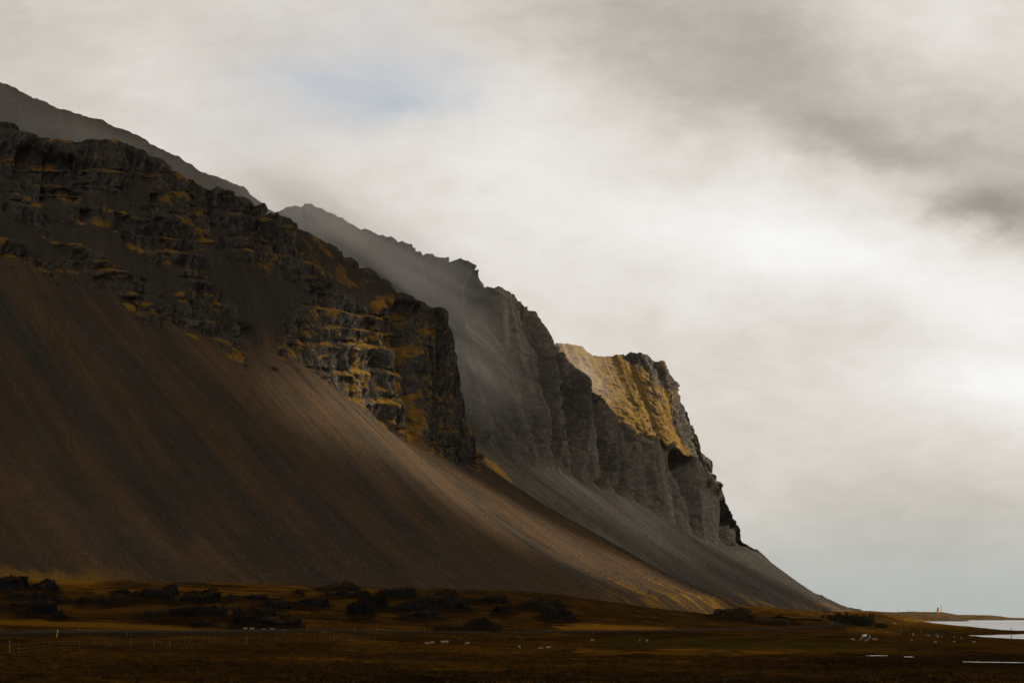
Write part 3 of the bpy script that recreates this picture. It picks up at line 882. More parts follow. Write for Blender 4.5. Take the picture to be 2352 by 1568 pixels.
def sea_xy(pts):
    out = []
    for (a, b) in pts:
        v = (CY - b) / F
        tz = (SP + v * CP) / (CP - v * SP)
        d = -CAMZ / tz
        out.append((((a - CX) / F) / (CP - v * SP) * d, d))
    return out
W1 = sea_xy([(2199, 1458.6), (2260, 1457.6), (2352, 1455.5), (2800, 1453), (2800, 1476), (2352, 1470), (2330, 1469.5), (2290, 1467.3), (2250, 1464), (2225, 1461)])
W2 = sea_xy([(2107, 1426.7), (2160, 1425.8), (2230, 1425.2), (2212, 1421.6), (2352, 1418.5), (2800, 1418), (2800, 1453), (2400, 1451.5), (2352, 1450.6), (2322, 1449), (2277, 1444),
             (2232, 1439.4), (2176, 1434.6), (2143, 1431.6), (2118, 1429.5)])
# small pools on the near plain (survey px of the water line)
POOLS = [[(1990, 1504.5), (2012, 1503.4), (2040, 1503.8), (2036, 1505.4), (2005, 1506)], [(2074, 1506.6), (2095, 1506.2), (2100, 1508), (2080, 1508.6)],
         [(2210, 1517), (2260, 1517.6), (2320, 1519), (2380, 1522), (2372, 1523.6), (2310, 1521.4), (2250, 1520), (2215, 1518.6)]]

def g_noise(x, y):
    d = np.hypot(x, y)
    k = sstep(40, 110, d)
    far = sstep(2500, 1500, d)
    und = 0.55 * fbm(x / 60, y / 34, None, 3, 501) + 0.28 * fbm(x / 14, y / 9, None, 3, 502)
    # broad swells that run across the view and give the plain its bands
    und = und + 0.55 * np.clip(fbm(x / 190, y / 45, None, 2, 503), -0.4, 1) * sstep(200, 420, d)
    hum = 0.34 * np.clip(fbm(x / 2.6, y / 2.6, None, 3, 504) + 0.1, 0, 1) * sstep(700, 250, d)
    rocky = sstep(650, 850, d) * sstep(1900, 1500, d) * sstep(0.03, -0.02, np.where(y > 1, x / np.maximum(y, 1), 0) - 0.02)
    und = und + rocky * (1.3 * np.clip(fbm(x / 40, y / 26, None, 3, 505), -0.6, 1) + 0.5 * fbm(x / 9, y / 9, None, 3, 506))
    return k * (und * (0.35 + 0.65 * far) + hum)

def ray_ground(px_, py_):
    """walk a line of sight until it meets the plain"""
    ds = np.exp(np.linspace(math.log(90), math.log(7500), 2600))
    P = unproject(np.full_like(ds, px_), np.full_like(ds, py_), ds)
    gz = g_base(P[:, 0], P[:, 1])
    hit = np.nonzero(P[:, 2] <= gz)[0]
    i = hit[0] if len(hit) else len(ds) - 1
    return float(P[i, 0]), float(P[i, 1])

pool_polys = []
for poly in POOLS:
    cx_, cy_ = np.mean(poly, axis=0)
    ring = []
    for (p0, p1) in zip(poly, poly[1:] + poly[:1]):
        for f_ in np.linspace(0, 1, 8, endpoint=False):
            qx, qy = p0[0] + (p1[0] - p0[0]) * f_, p0[1] + (p1[1] - p0[1]) * f_
            ring.append((qx + random.uniform(-2, 2), cy_ + (qy - cy_) * 0.5 + random.uniform(-0.25, 0.25)))
    poly = ring
    gx, gy = ray_ground(cx_, cy_)
    zc = float(g_base(np.array([gx]), np.array([gy]))[0]) - 0.05
    pts = []
    for (a, b) in poly:
        v = (CY - b) / F
        tz = (SP + v * CP) / (CP - v * SP)
        d = (zc - CAMZ) / tz
        pts.append((((a - CX) / F) / (CP - v * SP) * d, d))
    pool_polys.append((pts, zc))

def ground_z(x, y, noise=True):
    x = np.asarray(x, float); y = np.asarray(y, float)
    z = g_base(x, y)
    if noise:
        z = z + g_noise(x, y) * np.clip((z - 0.6) / 2.5, 0.25, 1)
    sel = (y > 900) & (x > 100)
    if sel.any():
        xs, ys = x[sel], y[sel]
        zs = z[sel]
        for poly in (W1, W2):
            dd = poly_dist(xs, ys / 4.0, [(a, b / 4.0) for a, b in poly]) + 3.0 * fbm(xs / 26, ys / 90, None, 3, 520)
            zs = np.where(dd > -14, np.minimum(zs, zs * np.clip(-dd / 14, 0, 1) + np.clip(-dd, -10, 14) * 0.06), zs)
        z[sel] = zs
    for pts, zc in pool_polys:
        xs = [p[0] for p in pts]; ys = [p[1] for p in pts]
        s2 = (x > min(xs) - 40) & (x < max(xs) + 40) & (y > min(ys) - 60) & (y < max(ys) + 60)
        if s2.any():
            dd = poly_dist(x[s2], y[s2] / 3.0, [(a, b / 3.0) for a, b in pts])
            zz = z[s2]
            t = sstep(-24, 0.5, dd)
            z[s2] = zz * (1 - t) + (zc - 0.25) * t
    far = sstep(7300, 7600, np.hypot(x, y))
    return z * (1 - far) - 6 * far

OUT = [  # x0, x1, top, base (survey px), kind, label
    (-14, 66, 1322, 1354, 'block', 'largest dark outcrop at the left edge, close under the golden grass at the scree foot'),
    (68, 128, 1328, 1357, 'dome', 'rounded dark outcrop just right of the big one under the golden grass'),
    (16, 100, 1355, 1374, 'slab', 'long low ledge of dark columns below the two left outcrops'),
    (100, 154, 1360, 1380, 'dome', 'flattened dark rock hump at the right end of the low left ledge'),
    (6, 66, 1380, 1396, 'slab', 'low broken rock shelf at the left edge above the bare slope'),
    (66, 120, 1378, 1410, 'block', 'squarest black block of the lower left group of outcrops'),
    (38, 72, 1394, 1413, 'dome', 'small rounded boulder leaning in front of the low left rock shelf'),
    (116, 150, 1400, 1419, 'dome', 'ragged rock tail trailing right of the square black block'),
    (176, 194, 1370, 1387, 'dome', 'lone small boulder on open grass between the left outcrops and the domed one'),
    (208, 294, 1354, 1383, 'dome', 'domed black outcrop with a steep rounded crown left of the long ledge'),
    (235, 256, 1376, 1391, 'dome', 'small boulder at the foot of the domed black outcrop'),
    (266, 294, 1350, 1362, 'block', 'small peaked rock on the grass behind the domed outcrop'),
    (298, 402, 1344, 1375, 'slab', 'long dark ledge that steps down left of the pillared outcrop'),
    (396, 504, 1350, 1384, 'block', 'broad flat-topped outcrop with reddish upright pillars on its face'),
    (330, 516, 1385, 1420, 'block', 'longest black outcrop lying below the reddish pillared one'),
    (530, 574, 1392, 1434, 'dome', 'tall black crag just right of the longest black outcrop'),
    (570, 622, 1391, 1416, 'block', 'dark block between the tall black crag and the wide crag right of it'),
    (594, 684, 1402, 1436, 'block', 'wide black crag right above the sheep by the road'),
    (436, 482, 1422, 1434, 'slab', 'very low rock rib on the grass under the longest black outcrop'),
    (514, 548, 1361, 1375, 'dome', 'small dark hump right of the reddish pillared outcrop'),
    (560, 610, 1363, 1376, 'slab', 'flat little outcrop with a pale right end on the upper grass'),
    (590, 662, 1369, 1396, 'dome', 'dark rounded outcrop rising behind the wide black crag'),
    (679, 697, 1352, 1363, 'dome', 'tiny isolated rock high on the orange grass near the scree'),
    (740, 824, 1332, 1354, 'dome', 'grey rubbly mound touching the foot of the scree'),
    (748, 848, 1355, 1370, 'slab', 'thin dark rock wall just below the grey rubbly mound'),
    (674, 752, 1367, 1392, 'slab', 'dark ledge left of the tall black cube under the thin rock wall'),
    (798, 852, 1369, 1413, 'block', 'tall black cube of rock in the middle of the outcrops'),
    (846, 884, 1367, 1398, 'block', 'narrow black block standing right beside the tall black cube'),
    (896, 986, 1374, 1403, 'block', 'flat-topped black outcrop ending in a sharp right corner'),
    (866, 952, 1347, 1370, 'slab', 'long dark ledge under the scree above the sharp-cornered outcrop'),
    (950, 1074, 1348, 1394, 'dome', 'biggest black headwall of the right group, sloping steeply to its right'),
    (926, 1008, 1399, 1420, 'slab', 'straggling low rocks below the sharp-cornered black outcrop'),
    (1002, 1070, 1434, 1444, 'slab', 'lowest flat rock bar beside the plain, under the biggest headwall'),
    (1068, 1142, 1417, 1443, 'dome', 'jumbled dark rocks right above the black sheep and the plain'),
    (1086, 1158, 1362, 1382, 'slab', 'dark ledge on the slope right of the biggest headwall'),
    (1130, 1176, 1388, 1410, 'block', 'small flat-topped castle-like block standing alone on the grass slope'),
    (1196, 1292, 1368, 1394, 'dome', 'upper half of the rightmost large crag, notched on its left'),
    (1248, 1320, 1386, 1421, 'dome', 'lower black shoulder of the rightmost large crag, above the golden strip'),
    (1582, 1640, 1386, 1402, 'slab', 'dark heathery bank at the foot of the grey scree, left part'),
    (1640, 1724, 1392, 1416, 'slab', 'dark heathery bank running down right of the left bank'),
    (1736, 1818, 1418, 1429, 'slab', 'low dark bank beside the far bend of the road'),
]
naz = 1150
az_in = np.linspace(-0.235, 0.235, naz)
az_out_l = np.linspace(-math.pi + 0.0, -0.235, 60, endpoint=False)
az_out_r = np.linspace(0.235, math.pi, 61)[1:]
AZ = np.concatenate([az_out_l, az_in, az_out_r])
rad = np.concatenate([np.array([1.0, 8, 20, 40]), np.exp(np.linspace(math.log(60), math.log(500), 330, endpoint=False)), np.exp(np.linspace(math.log(500), math.log(1700), 330, endpoint=False)),
                      np.exp(np.linspace(math.log(1700), math.log(7700), 150))])
RR, AA = np.meshgrid(rad, AZ, indexing='ij')
GX, GY = RR * np.sin(AA), RR * np.cos(AA)
GZ = ground_z(GX, GY)
gpx = to_px(GX, np.maximum(GY, 5), GZ)
gpy = np.where(GY > 5, to_py(np.maximum(GY, 5), GZ), 1700)
nn = fbm(GX / 50, GY / 22, None, 3, 530)
nn2 = fbm(GX / 9, GY / 9, None, 3, 531)
jx = gpx + 30 * nn; jy = gpy + 4 * nn2 + 5 * nn
inframe = (GY > 60)
def patch_g(poly, soft): return sstep(-soft, soft, poly_dist(jx, jy, poly)) * inframe
gold = 0.9 * patch_g([(-700, 1300), (120, 1308), (300, 1322), (200, 1345), (60, 1335), (-700, 1330)], 6)
gold = np.maximum(gold, 0.95 * patch_g([(1270, 1436), (1340, 1432), (1480, 1438), (1560, 1443), (1500, 1449), (1300, 1447)], 4))
gold = np.maximum(gold, 0.55 * patch_g([(140, 1340), (500, 1330), (900, 1345), (940, 1362), (500, 1380), (150, 1360)], 10) * sstep(-0.1, 0.3, nn))
gold = np.maximum(gold, 0.55 * patch_g([(-600, 1432), (200, 1425), (560, 1446), (1000, 1448), (500, 1455), (-600, 1455)], 5) * sstep(-0.2, 0.25, nn))
gold = np.maximum(gold, 0.8 * patch_g([(1560, 1330), (1800, 1385), (2000, 1405), (1960, 1418), (1750, 1412), (1500, 1385)], 8) * sstep(-0.05, 0.35, nn2 + 0.4 * nn))
gold = np.maximum(gold, 0.6 * patch_g([(1330, 1492), (1800, 1486), (2150, 1496), (1700, 1503), (1330, 1503)], 4) * sstep(-0.2, 0.3, nn2))
gold = np.maximum(gold, 0.6 * patch_g([(1990, 1420), (2240, 1425), (2330, 1448), (2050, 1446)], 6) * sstep(-0.2, 0.3, nn2))
gold = np.maximum(gold, 0.5 * patch_g([(1940, 1440), (2060, 1446), (2060, 1456), (1950, 1450)], 5))
green = 0.55 * patch_g([(1380, 1464), (1650, 1466), (2100, 1480), (2060, 1494), (1750, 1492), (1380, 1484)], 5)
green = np.maximum(green, 0.6 * patch_g([(2090, 1441), (2200, 1448), (2190, 1455), (2080, 1452)], 3))
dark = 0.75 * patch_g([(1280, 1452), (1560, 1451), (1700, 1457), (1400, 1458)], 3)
dark = np.maximum(dark, 0.8 * sstep(1490, 1585, jy) * sstep(-0.25, 0.3, nn + 0.3) * inframe)  # foreground shade put into the ground colour, deepening towards the camera
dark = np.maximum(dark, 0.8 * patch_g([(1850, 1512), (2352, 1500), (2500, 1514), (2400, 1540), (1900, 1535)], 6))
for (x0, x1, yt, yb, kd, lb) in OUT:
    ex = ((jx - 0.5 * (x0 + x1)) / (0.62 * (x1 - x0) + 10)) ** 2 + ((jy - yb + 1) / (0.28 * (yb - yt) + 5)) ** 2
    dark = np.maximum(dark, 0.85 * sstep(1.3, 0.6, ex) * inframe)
stony = 0.8 * patch_g([(120, 1318), (330, 1322), (420, 1330), (780, 1348), (1000, 1352), (1000, 1340), (500, 1322), (120, 1300)], 6)
stony = np.maximum(stony, 0.75 * sstep(3800, 5200, GY) * sstep(-0.25, 0.2, nn))
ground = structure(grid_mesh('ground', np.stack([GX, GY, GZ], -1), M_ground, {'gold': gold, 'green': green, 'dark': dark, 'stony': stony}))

# sea sheet out to the horizon (also fills the lagoons)
sr = np.concatenate([[1.0], np.exp(np.linspace(math.log(300), math.log(15000), 60))])
sa = np.linspace(-math.pi, math.pi, 240)
SR, SA = np.meshgrid(sr, sa, indexing='ij')
sea = structure(grid_mesh('sea', np.stack([SR * np.sin(SA), SR * np.cos(SA), 0 * SR], -1), M_water))
for pts, zc in pool_polys:
    o = mesh_obj('pool', [(a, b, zc) for a, b in pts], [tuple(range(len(pts)))], M_water)
    structure(o)

# far headland with the lighthouse, and the low dark islet in front of it
def ridge_strip(name, pts, d0, depth, mat_attrs, base_z=-2.0, n=260, seed=600, rough=1.0):
    a = np.array(pts, float)
    pxs = np.linspace(a[0, 0], a[-1, 0], n)
    top = np.interp(pxs, a[:, 0], a[:, 1])
    rows = []
    prof = [(-0.5, 0.0), (-0.42, 0.22), (-0.33, 0.5), (-0.22, 0.72), (-0.1, 0.93), (0.0, 1.0), (0.15, 0.96), (0.32, 0.6), (0.5, 0.0)]
    tt = np.linspace(-0.5, 0.5, 40)
    hh = np.interp(tt, [p[0] for p in prof], [p[1] for p in prof])
    for t, h in zip(tt, hh):
        d = d0 + t * depth
        Pt = unproject(pxs, top, np.full(n, d0))
        x = Pt[:, 0] * d / d0
        z = base_z + (Pt[:, 2] - base_z) * h
        z = z + rough * h * fbm(x / 22, np.full(n, d / 40), None, 4, seed)
        rows.append(np.stack([x, np.full(n, d), z], -1))
    P = np.stack(rows)
    nz = fbm(P[..., 0] / 30, P[..., 1] / 60, None, 3, seed + 3)
    one = np.ones(P.shape[:2])
    at = {'gold': np.clip(0.25 + nz, 0, 0.6) * mat_attrs[0], 'green': 0.2 * one * mat_attrs[0], 'dark': mat_attrs[1] * one, 'stony': np.clip(mat_attrs[2] + nz, 0, 1)}
    return structure(grid_mesh(name, P, M_ground, at))
ridge_strip('lighthouse_headland', [(1940, 1404), (2000, 1405), (2040, 1406), (2070, 1404.4), (2094, 1403.4), (2110, 1404.2), (2150, 1404.4), (2165, 1405), (2178, 1407), (2200, 1411),
                                    (2240, 1411.6), (2275, 1412), (2300, 1414.5), (2318, 1418), (2352, 1418.6), (2500, 1419), (2700, 1421)], 6300, 900, (1.0, 0.0, 0.35), seed=600)
ridge_strip('low_islet', [(2134, 1424.5), (2146, 1421), (2160, 1418.6), (2180, 1417.8), (2196, 1419), (2206, 1421.5), (2216, 1424), (2222, 1425.6)], 4950, 260, (0.0, 0.5, 0.9), seed=640, rough=0.5)

# ------------------------------------------------------------------ road with painted lines
road_px = [(-420, 1469), (-200, 1464.5), (0, 1460.5), (300, 1457.5), (600, 1455), (900, 1453.5), (1250, 1453), (1500, 1451), (1720, 1447), (1860, 1442), (1922, 1437), (1926, 1432.5), (1914, 1428),
           (1896, 1424.5), (1870, 1421.8), (1830, 1419.8), (1770, 1418.5)]
ctrl = np.array([ray_ground(a, b) for a, b in road_px])
sc_ = np.concatenate([[0], np.cumsum(np.linalg.norm(np.diff(ctrl, axis=0), axis=1))])
ss = np.linspace(0, sc_[-1], 420)
rx, ry = np.interp(ss, sc_, ctrl[:, 0]), np.interp(ss, sc_, ctrl[:, 1])
for _ in range(3):
    kern = np.hanning(17); kern /= kern.sum()
    rx = np.convolve(np.pad(rx, 8, mode='edge'), kern, 'valid'); ry = np.convolve(np.pad(ry, 8, mode='edge'), kern, 'valid')
tx, ty = np.gradient(rx), np.gradient(ry)
tl = np.hypot(tx, ty); tx /= tl; ty /= tl
nxr, nyr = ty, -tx                               # towards the camera side
rz = g_base(rx, ry) + 0.75
BANK = np.where(np.arange(420) > 330, 0.26, 0.055) * 1.0
BANK = np.convolve(np.pad(BANK, 12, mode='edge'), np.ones(25) / 25, 'valid')
def road_strip(name, o0, o1, lift, mat, sel=None, parent=None):
    offs = np.linspace(o0, o1, 3)
    P = np.stack([np.stack([rx + nxr * o, ry + nyr * o, rz + lift - BANK * o], -1) for o in offs])
    if sel is not None:
        P = P[:, sel]
    return grid_mesh(name, P, mat)
structure(road_strip('road', -3.1, 3.1, 0.0, M_asphalt))
# banks either side so that the road sits on an embankment
for sgn, nm in ((1, 'road_verge'), (-1, 'road_verge')):
    offs = np.array([3.05, 4.4, 8.0, 13.0]) * sgn
    lifts = np.array([-0.02, -0.10, -0.75, -2.0])
    P = np.stack([np.stack([rx + nxr * o, ry + nyr * o, rz + l - BANK * np.clip(o, -3.6, 3.6)], -1) for o, l in zip(offs, lifts)])
    P[1:, :, 2] += 0.15 * fbm(P[1:, :, 0] / 3, P[1:, :, 1] / 3, None, 2, 660)
    z0 = np.zeros(P.shape[:2])
    structure(grid_mesh(nm, P, M_ground, {'gold': z0 + (0.2 if sgn < 0 else 0.0), 'green': z0, 'dark': z0 + (0.45 if sgn > 0 else 0.0), 'stony': z0 + 0.2}))
mk = thing('road_marking', (0, 0, 0), 'worn white edge lines and dashed centre line on the grey road', 'road marking')
for o in (-2.85, 2.85):
    road_strip('edge_line', o - 0.06, o + 0.06, 0.008, M_line).parent = mk
dash_mb = []
step = ss[1] - ss[0]
i = 0
k0 = 0
while i + 2 < 300:
    if k0 < 60:
        road_strip('centre_dash', -0.08, 0.08, 0.008, M_line, slice(i, i + 2)).parent = mk
    k0 += 1
    i += 4

def gz1(x, y, noise=True):
    return float(ground_z(np.array([x]), np.array([y]), noise)[0])

def spot(px_, py_):
    x, y = ray_ground(px_, py_)
    return x, y, gz1(x, y)

def px_size(y): return y / F            # metres per survey pixel at the distance y

# ------------------------------------------------------------------ basalt outcrops on the grass below the scree
def outcrop_mesh(w_, h_, d_, kind, seed):
    nth, ns = 54, 17
    th = np.linspace(0, 2 * math.pi, nth, endpoint=False)
    prof = {'block': [(0, 1.04, -1.2), (0.10, 1.03, -0.2), (0.30, 1.0, 0.30), (0.52, 0.97, 0.86), (0.62, 0.88, 0.98), (0.8, 0.5, 1.03), (1, 0.0, 1.02)],
            'dome': [(0, 1.12, -1.2), (0.12, 1.06, -0.15), (0.3, 0.96, 0.25), (0.5, 0.80, 0.62), (0.66, 0.58, 0.85), (0.82, 0.32, 0.98), (1, 0.0, 1.0)],
            'slab': [(0, 1.06, -1.2), (0.12, 1.04, -0.2), (0.32, 1.0, 0.35), (0.46, 0.99, 0.80), (0.56, 0.93, 0.95), (0.78, 0.5, 1.0), (1, 0.0, 0.97)]}[kind]
    a = np.array(prof)
    s = np.linspace(0, 1, ns)
    rad_ = np.interp(s, a[:, 0], a[:, 1]); hh = np.interp(s, a[:, 0], a[:, 2])
    ex = 0.62 if kind != 'dome' else 0.8
    cx_, sx_ = np.sign(np.cos(th)) * np.abs(np.cos(th)) ** ex, np.sign(np.sin(th)) * np.abs(np.sin(th)) ** ex
    X = rad_[:, None] * cx_[None] * w_ / 2
    Y = rad_[:, None] * sx_[None] * d_ / 2
    # stepped uneven top: the height varies along the length in blocks
    var = fbm(X / (w_ * 0.23 + 1), Y / (d_ * 0.6 + 1), None, 3, seed)
    stepv = np.round(var * 4) / 4 * 0.45 + var * 0.25
    tilt = np.random.default_rng(seed).uniform(0.15, 0.55) * (1 if np.random.default_rng(seed + 1).random() < 0.75 else -1)
    Hh = h_ * (1 + 0.75 * np.clip(stepv, -0.75, 0.4)) * (1.08 - abs(tilt) * 0.5 + tilt * X / w_)
    Z = hh[:, None] * Hh
    Z = np.where(hh[:, None] < 0, hh[:, None] * h_, Z)
    side = (sstep(-0.2, 0.2, hh) * sstep(1.02, 0.8, hh))[:, None]
    k = -side * (0.34 * h_ * np.clip(ridged(X / (0.9 * h_ + 0.4), Y / (0.9 * h_ + 0.4), Z / (4 * h_), 2, seed + 4) - 0.35, -0.4, 0.8)
                 + 0.5 * h_ * fbm(X / (2.6 * h_ + 1), Y / (2.6 * h_ + 1), Z / (3 * h_), 2, seed + 6))
    X = X - cx_[None] * k * 0.8
    Y = Y - sx_[None] * k
    nz_ = 0.18 * h_ * fbm(X / (0.5 * h_ + 0.3), Y / (0.5 * h_ + 0.3), Z / (0.5 * h_ + 0.3), 3, seed + 8)
    X = X + nz_ * cx_[None]; Y = Y + nz_ * sx_[None]; Z = Z + nz_ * 0.6
    P = np.stack([X, Y, Z], -1)
    P[:-1] += np.random.default_rng(seed + 2).normal(0, 0.05 * h_, P[:-1].shape)
    return np.concatenate([P, P[:, :1]], 1)

for i, (x0, x1, yt, yb, kind, lab) in enumerate(OUT):
    gx, gy = ray_ground((x0 + x1) / 2, yb)
    m_ = px_size(gy)
    w_, h_ = (x1 - x0) * m_ * 0.98, (yb - yt) * m_ * 0.84
    d_ = min(0.5 * w_ + 0.5 * h_, 16)
    P = outcrop_mesh(w_, h_, d_, kind, 900 + 13 * i)
    o = grid_mesh('basalt_outcrop' if i < 38 else 'heather_bank', P, M_outcrop if i < 38 else M_scrub, None, i < 38)
    o.location = (gx, gy + d_ * 0.45, min(gz1(gx, gy), float(g_base(np.array([gx]), np.array([gy]))[0])) - 0.05)
    tag(o, lab, 'rock' if i < 38 else 'bank', 'dark basalt outcrops below the scree' if i < 38 else 'dark banks at the foot of the scree')

# ------------------------------------------------------------------ loose stones on the screes, grass tufts on the near plain
def stones(name, P, Tm, sel, n, smin, smax, seed, mat=M_stone):
    r = np.random.default_rng(seed)
    rr, cc = np.nonzero(sel)
    pick = r.choice(len(rr), n)
    c = P[rr[pick], cc[pick]] + r.normal(0, 0.5, (n, 3)) * np.array([1, 1, 0.0])
    octv = np.array([[1, 0, 0], [0, 1, 0], [-1, 0, 0], [0, -1, 0], [0, 0, 1], [0, 0, -1]], float)
    T = np.array([[0, 1, 4], [1, 2, 4], [2, 3, 4], [3, 0, 4], [1, 0, 5], [2, 1, 5], [3, 2, 5], [0, 3, 5]])
    size = smin * (smax / smin) ** (r.random(n) ** 2.2)
    V = octv[None] * r.uniform(0.6, 1.25, (n, 6, 1)) + r.normal(0, 0.18, (n, 6, 3))
    ang = r.uniform(0, 6.28, n)
    ca, sa_ = np.cos(ang)[:, None], np.sin(ang)[:, None]
    V = np.stack([V[..., 0] * ca - V[..., 1] * sa_, V[..., 0] * sa_ + V[..., 1] * ca, V[..., 2] * 0.8], -1)
    V = V * size[:, None, None] * 0.5 + c[:, None]
    TT = T[None] + (np.arange(n) * 6)[:, None, None]
    return stuff(tri_mesh(name, V.reshape(-1, 3), TT.reshape(-1, 3), mat))
px, T = L1.px, L1.T
infr = (px > -40)
stones('scree_stones', P1, T, infr & (T > 1.0) & (T < 2.05) & (crag1 < 0.3), 9000, 0.25, 1.5, 1)
stones('boulder_debris', P1, T, infr & (T > 1.80) & (T < 2.06), 6000, 0.4, 2.2, 2)
stones('fallen_blocks', P2, L2.T, (L2.T > 1.25) & (L2.T < 2.2) & (L2.px > 1250), 8000, 0.5, 2.4, 3)

def tufts(name, n, d0, d1, h0, h1, seed, mat, az0=-0.21, az1=0.21):
    r = np.random.default_rng(seed)
    d = np.exp(r.uniform(math.log(d0), math.log(d1), n))
    a = r.uniform(az0, az1, n)
    x, y = d * np.sin(a), d * np.cos(a)
    keep = fbm(x / 14, y / 7, None, 3, seed) > 0.02
    x, y, d = x[keep], y[keep], d[keep]
    z = ground_z(x, y)
    n = len(x)
    nb = 6
    ang = r.uniform(0, 6.28, (n, nb)); lean = r.uniform(0.1, 0.75, (n, nb))
    h = r.uniform(h0, h1, (n, 1)) * r.uniform(0.5, 1.0, (n, nb))
    wd = r.uniform(0.03, 0.08, (n, nb))
    bx = x[:, None] + r.normal(0, 0.12, (n, nb)); by = y[:, None] + r.normal(0, 0.12, (n, nb))
    zz = z[:, None] - 0.05 + 0 * bx
    p0 = np.stack([bx - wd * np.sin(ang), by + wd * np.cos(ang), zz], -1)
    p1 = np.stack([bx + wd * np.sin(ang), by - wd * np.cos(ang), zz], -1)
    p2 = np.stack([bx + h * lean * np.cos(ang), by + h * lean * np.sin(ang), zz + h], -1)
    V = np.stack([p0, p1, p2], 2).reshape(-1, 3)
    return stuff(tri_mesh(name, V, np.arange(len(V)).reshape(-1, 3), mat))
tufts('grass', 42000, 75, 520, 0.08, 0.26, 21, M_tuft)
tufts('rushes', 5000, 100, 800, 0.15, 0.42, 22, M_scrub)

# ------------------------------------------------------------------ sheep
def sheep_mesh():
    me = bpy.data.meshes.new('sheep_skeleton')
    V = [(-0.42, 0, 0.62), (-0.15, 0, 0.66), (0.18, 0, 0.66), (0.42, 0, 0.64), (0.58, 0, 0.74), (0.66, 0, 0.80), (0.80, 0, 0.70),
         (-0.52, 0, 0.52), (-0.36, 0.13, 0.36), (-0.37, 0.14, 0.02), (-0.36, -0.13, 0.36), (-0.37, -0.14, 0.02),
         (0.36, 0.13, 0.36), (0.36, 0.13, 0.02), (0.36, -0.13, 0.36), (0.36, -0.13, 0.02), (0.64, 0.13, 0.84), (0.64, -0.13, 0.84)]
    E = [(0, 1), (1, 2), (2, 3), (3, 4), (4, 5), (5, 6), (0, 7), (0, 8), (8, 9), (0, 10), (10, 11), (3, 12), (12, 13), (3, 14), (14, 15), (5, 16), (5, 17)]
    rad_ = [0.24, 0.28, 0.28, 0.23, 0.13, 0.10, 0.055, 0.05, 0.08, 0.04, 0.08, 0.04, 0.07, 0.038, 0.07, 0.038, 0.03, 0.03]
    me.from_pydata(V, E, [])
    o = bpy.data.objects.new('sheep_skeleton', me)
    scene.collection.objects.link(o)
    sk = o.modifiers.new('skin', 'SKIN')
    for v, r_ in zip(me.skin_vertices[0].data, rad_):
        v.radius = (r_, r_)
    me.skin_vertices[0].data[1].use_root = True
    sb = o.modifiers.new('sub', 'SUBSURF'); sb.levels = 1; sb.render_levels = 1
    dg = bpy.context.evaluated_depsgraph_get()
    out = bpy.data.meshes.new_from_object(o.evaluated_get(dg))
    bpy.data.objects.remove(o)
    out.polygons.foreach_set('use_smooth', np.full(len(out.polygons), True))
    return out
wool = sheep_mesh(); wool.name = 'sheep'; wool.materials.clear(); wool.materials.append(M_wool)
dark_wool = wool.copy(); dark_wool.materials.clear(); dark_wool.materials.append(M_blackwool)
SHEEP = [  # survey px of the feet, facing (degrees), black?, label, group
    (564, 1444.5, 175, 0, 'white sheep left of the pair grazing behind the road', 'sheep behind the road'),
    (579, 1444.5, 5, 0, 'white sheep right of the pair grazing behind the road', 'sheep behind the road'),
    (606, 1445.5, 180, 0, 'white sheep grazing just left of a black one behind the road', 'sheep behind the road'),
    (616, 1446.5, 10, 1, 'black sheep lying between two white ones behind the road', 'sheep behind the road'),
    (625, 1447, 0, 0, 'white sheep grazing just right of a black one behind the road', 'sheep behind the road'),
    (921, 1481, 10, 1, 'lone black sheep grazing on the dark plain left of the white pair', 'sheep on the near plain'),
    (982, 1482.5, 190, 0, 'white sheep in the lower left of the close pair on the dark plain', 'sheep on the near plain'),
    (992, 1481, 5, 0, 'white sheep in the upper right of the close pair on the dark plain', 'sheep on the near plain'),
    (1018, 1480, 200, 0, 'white sheep with a partner behind it, between the close pair and the single', 'sheep on the near plain'),
    (1025, 1479, 20, 0, 'smaller white sheep partly behind its partner on the dark plain', 'sheep on the near plain'),
    (1074, 1483, 200, 0, 'single white sheep standing right of all the close pairs', 'sheep on the near plain'),
    (1193, 1489, 90, 0, 'white sheep seen end on, alone in the middle of the plain', 'sheep on the near plain'),
    (1243, 1490.5, 170, 0, 'white sheep on the left of the last pair on the near plain', 'sheep on the near plain'),
    (1259, 1491, 10, 0, 'white sheep on the right of the last pair on the near plain', 'sheep on the near plain'),
    (1360, 1470, 20, 0, 'white sheep alone at the left end of the green strip', 'sheep by the green strip'),
    (1469, 1470.5, 100, 0, 'white sheep on the left of two by the green strip', 'sheep by the green strip'),
    (1486, 1472.5, 60, 0, 'white sheep on the right of two by the green strip', 'sheep by the green strip'),
]
for (a, b) in ((1957, 1471), (1962, 1471.5), (1977, 1470), (1989, 1472), (1994, 1470), (2007, 1471), (2012, 1471.5)):
    SHEEP.append((a, b, random.uniform(0, 360), 0, 'pale sheep in the row grazing just below the white truck', 'row of sheep below the truck'))
for (a, b) in ((2094, 1474), (2149, 1479.5), (2192, 1475), (2238, 1476.5)):
    SHEEP.append((a, b, random.uniform(0, 360), 0, 'pale sheep standing apart on the brown plain below the utility poles', 'sheep apart below the poles'))
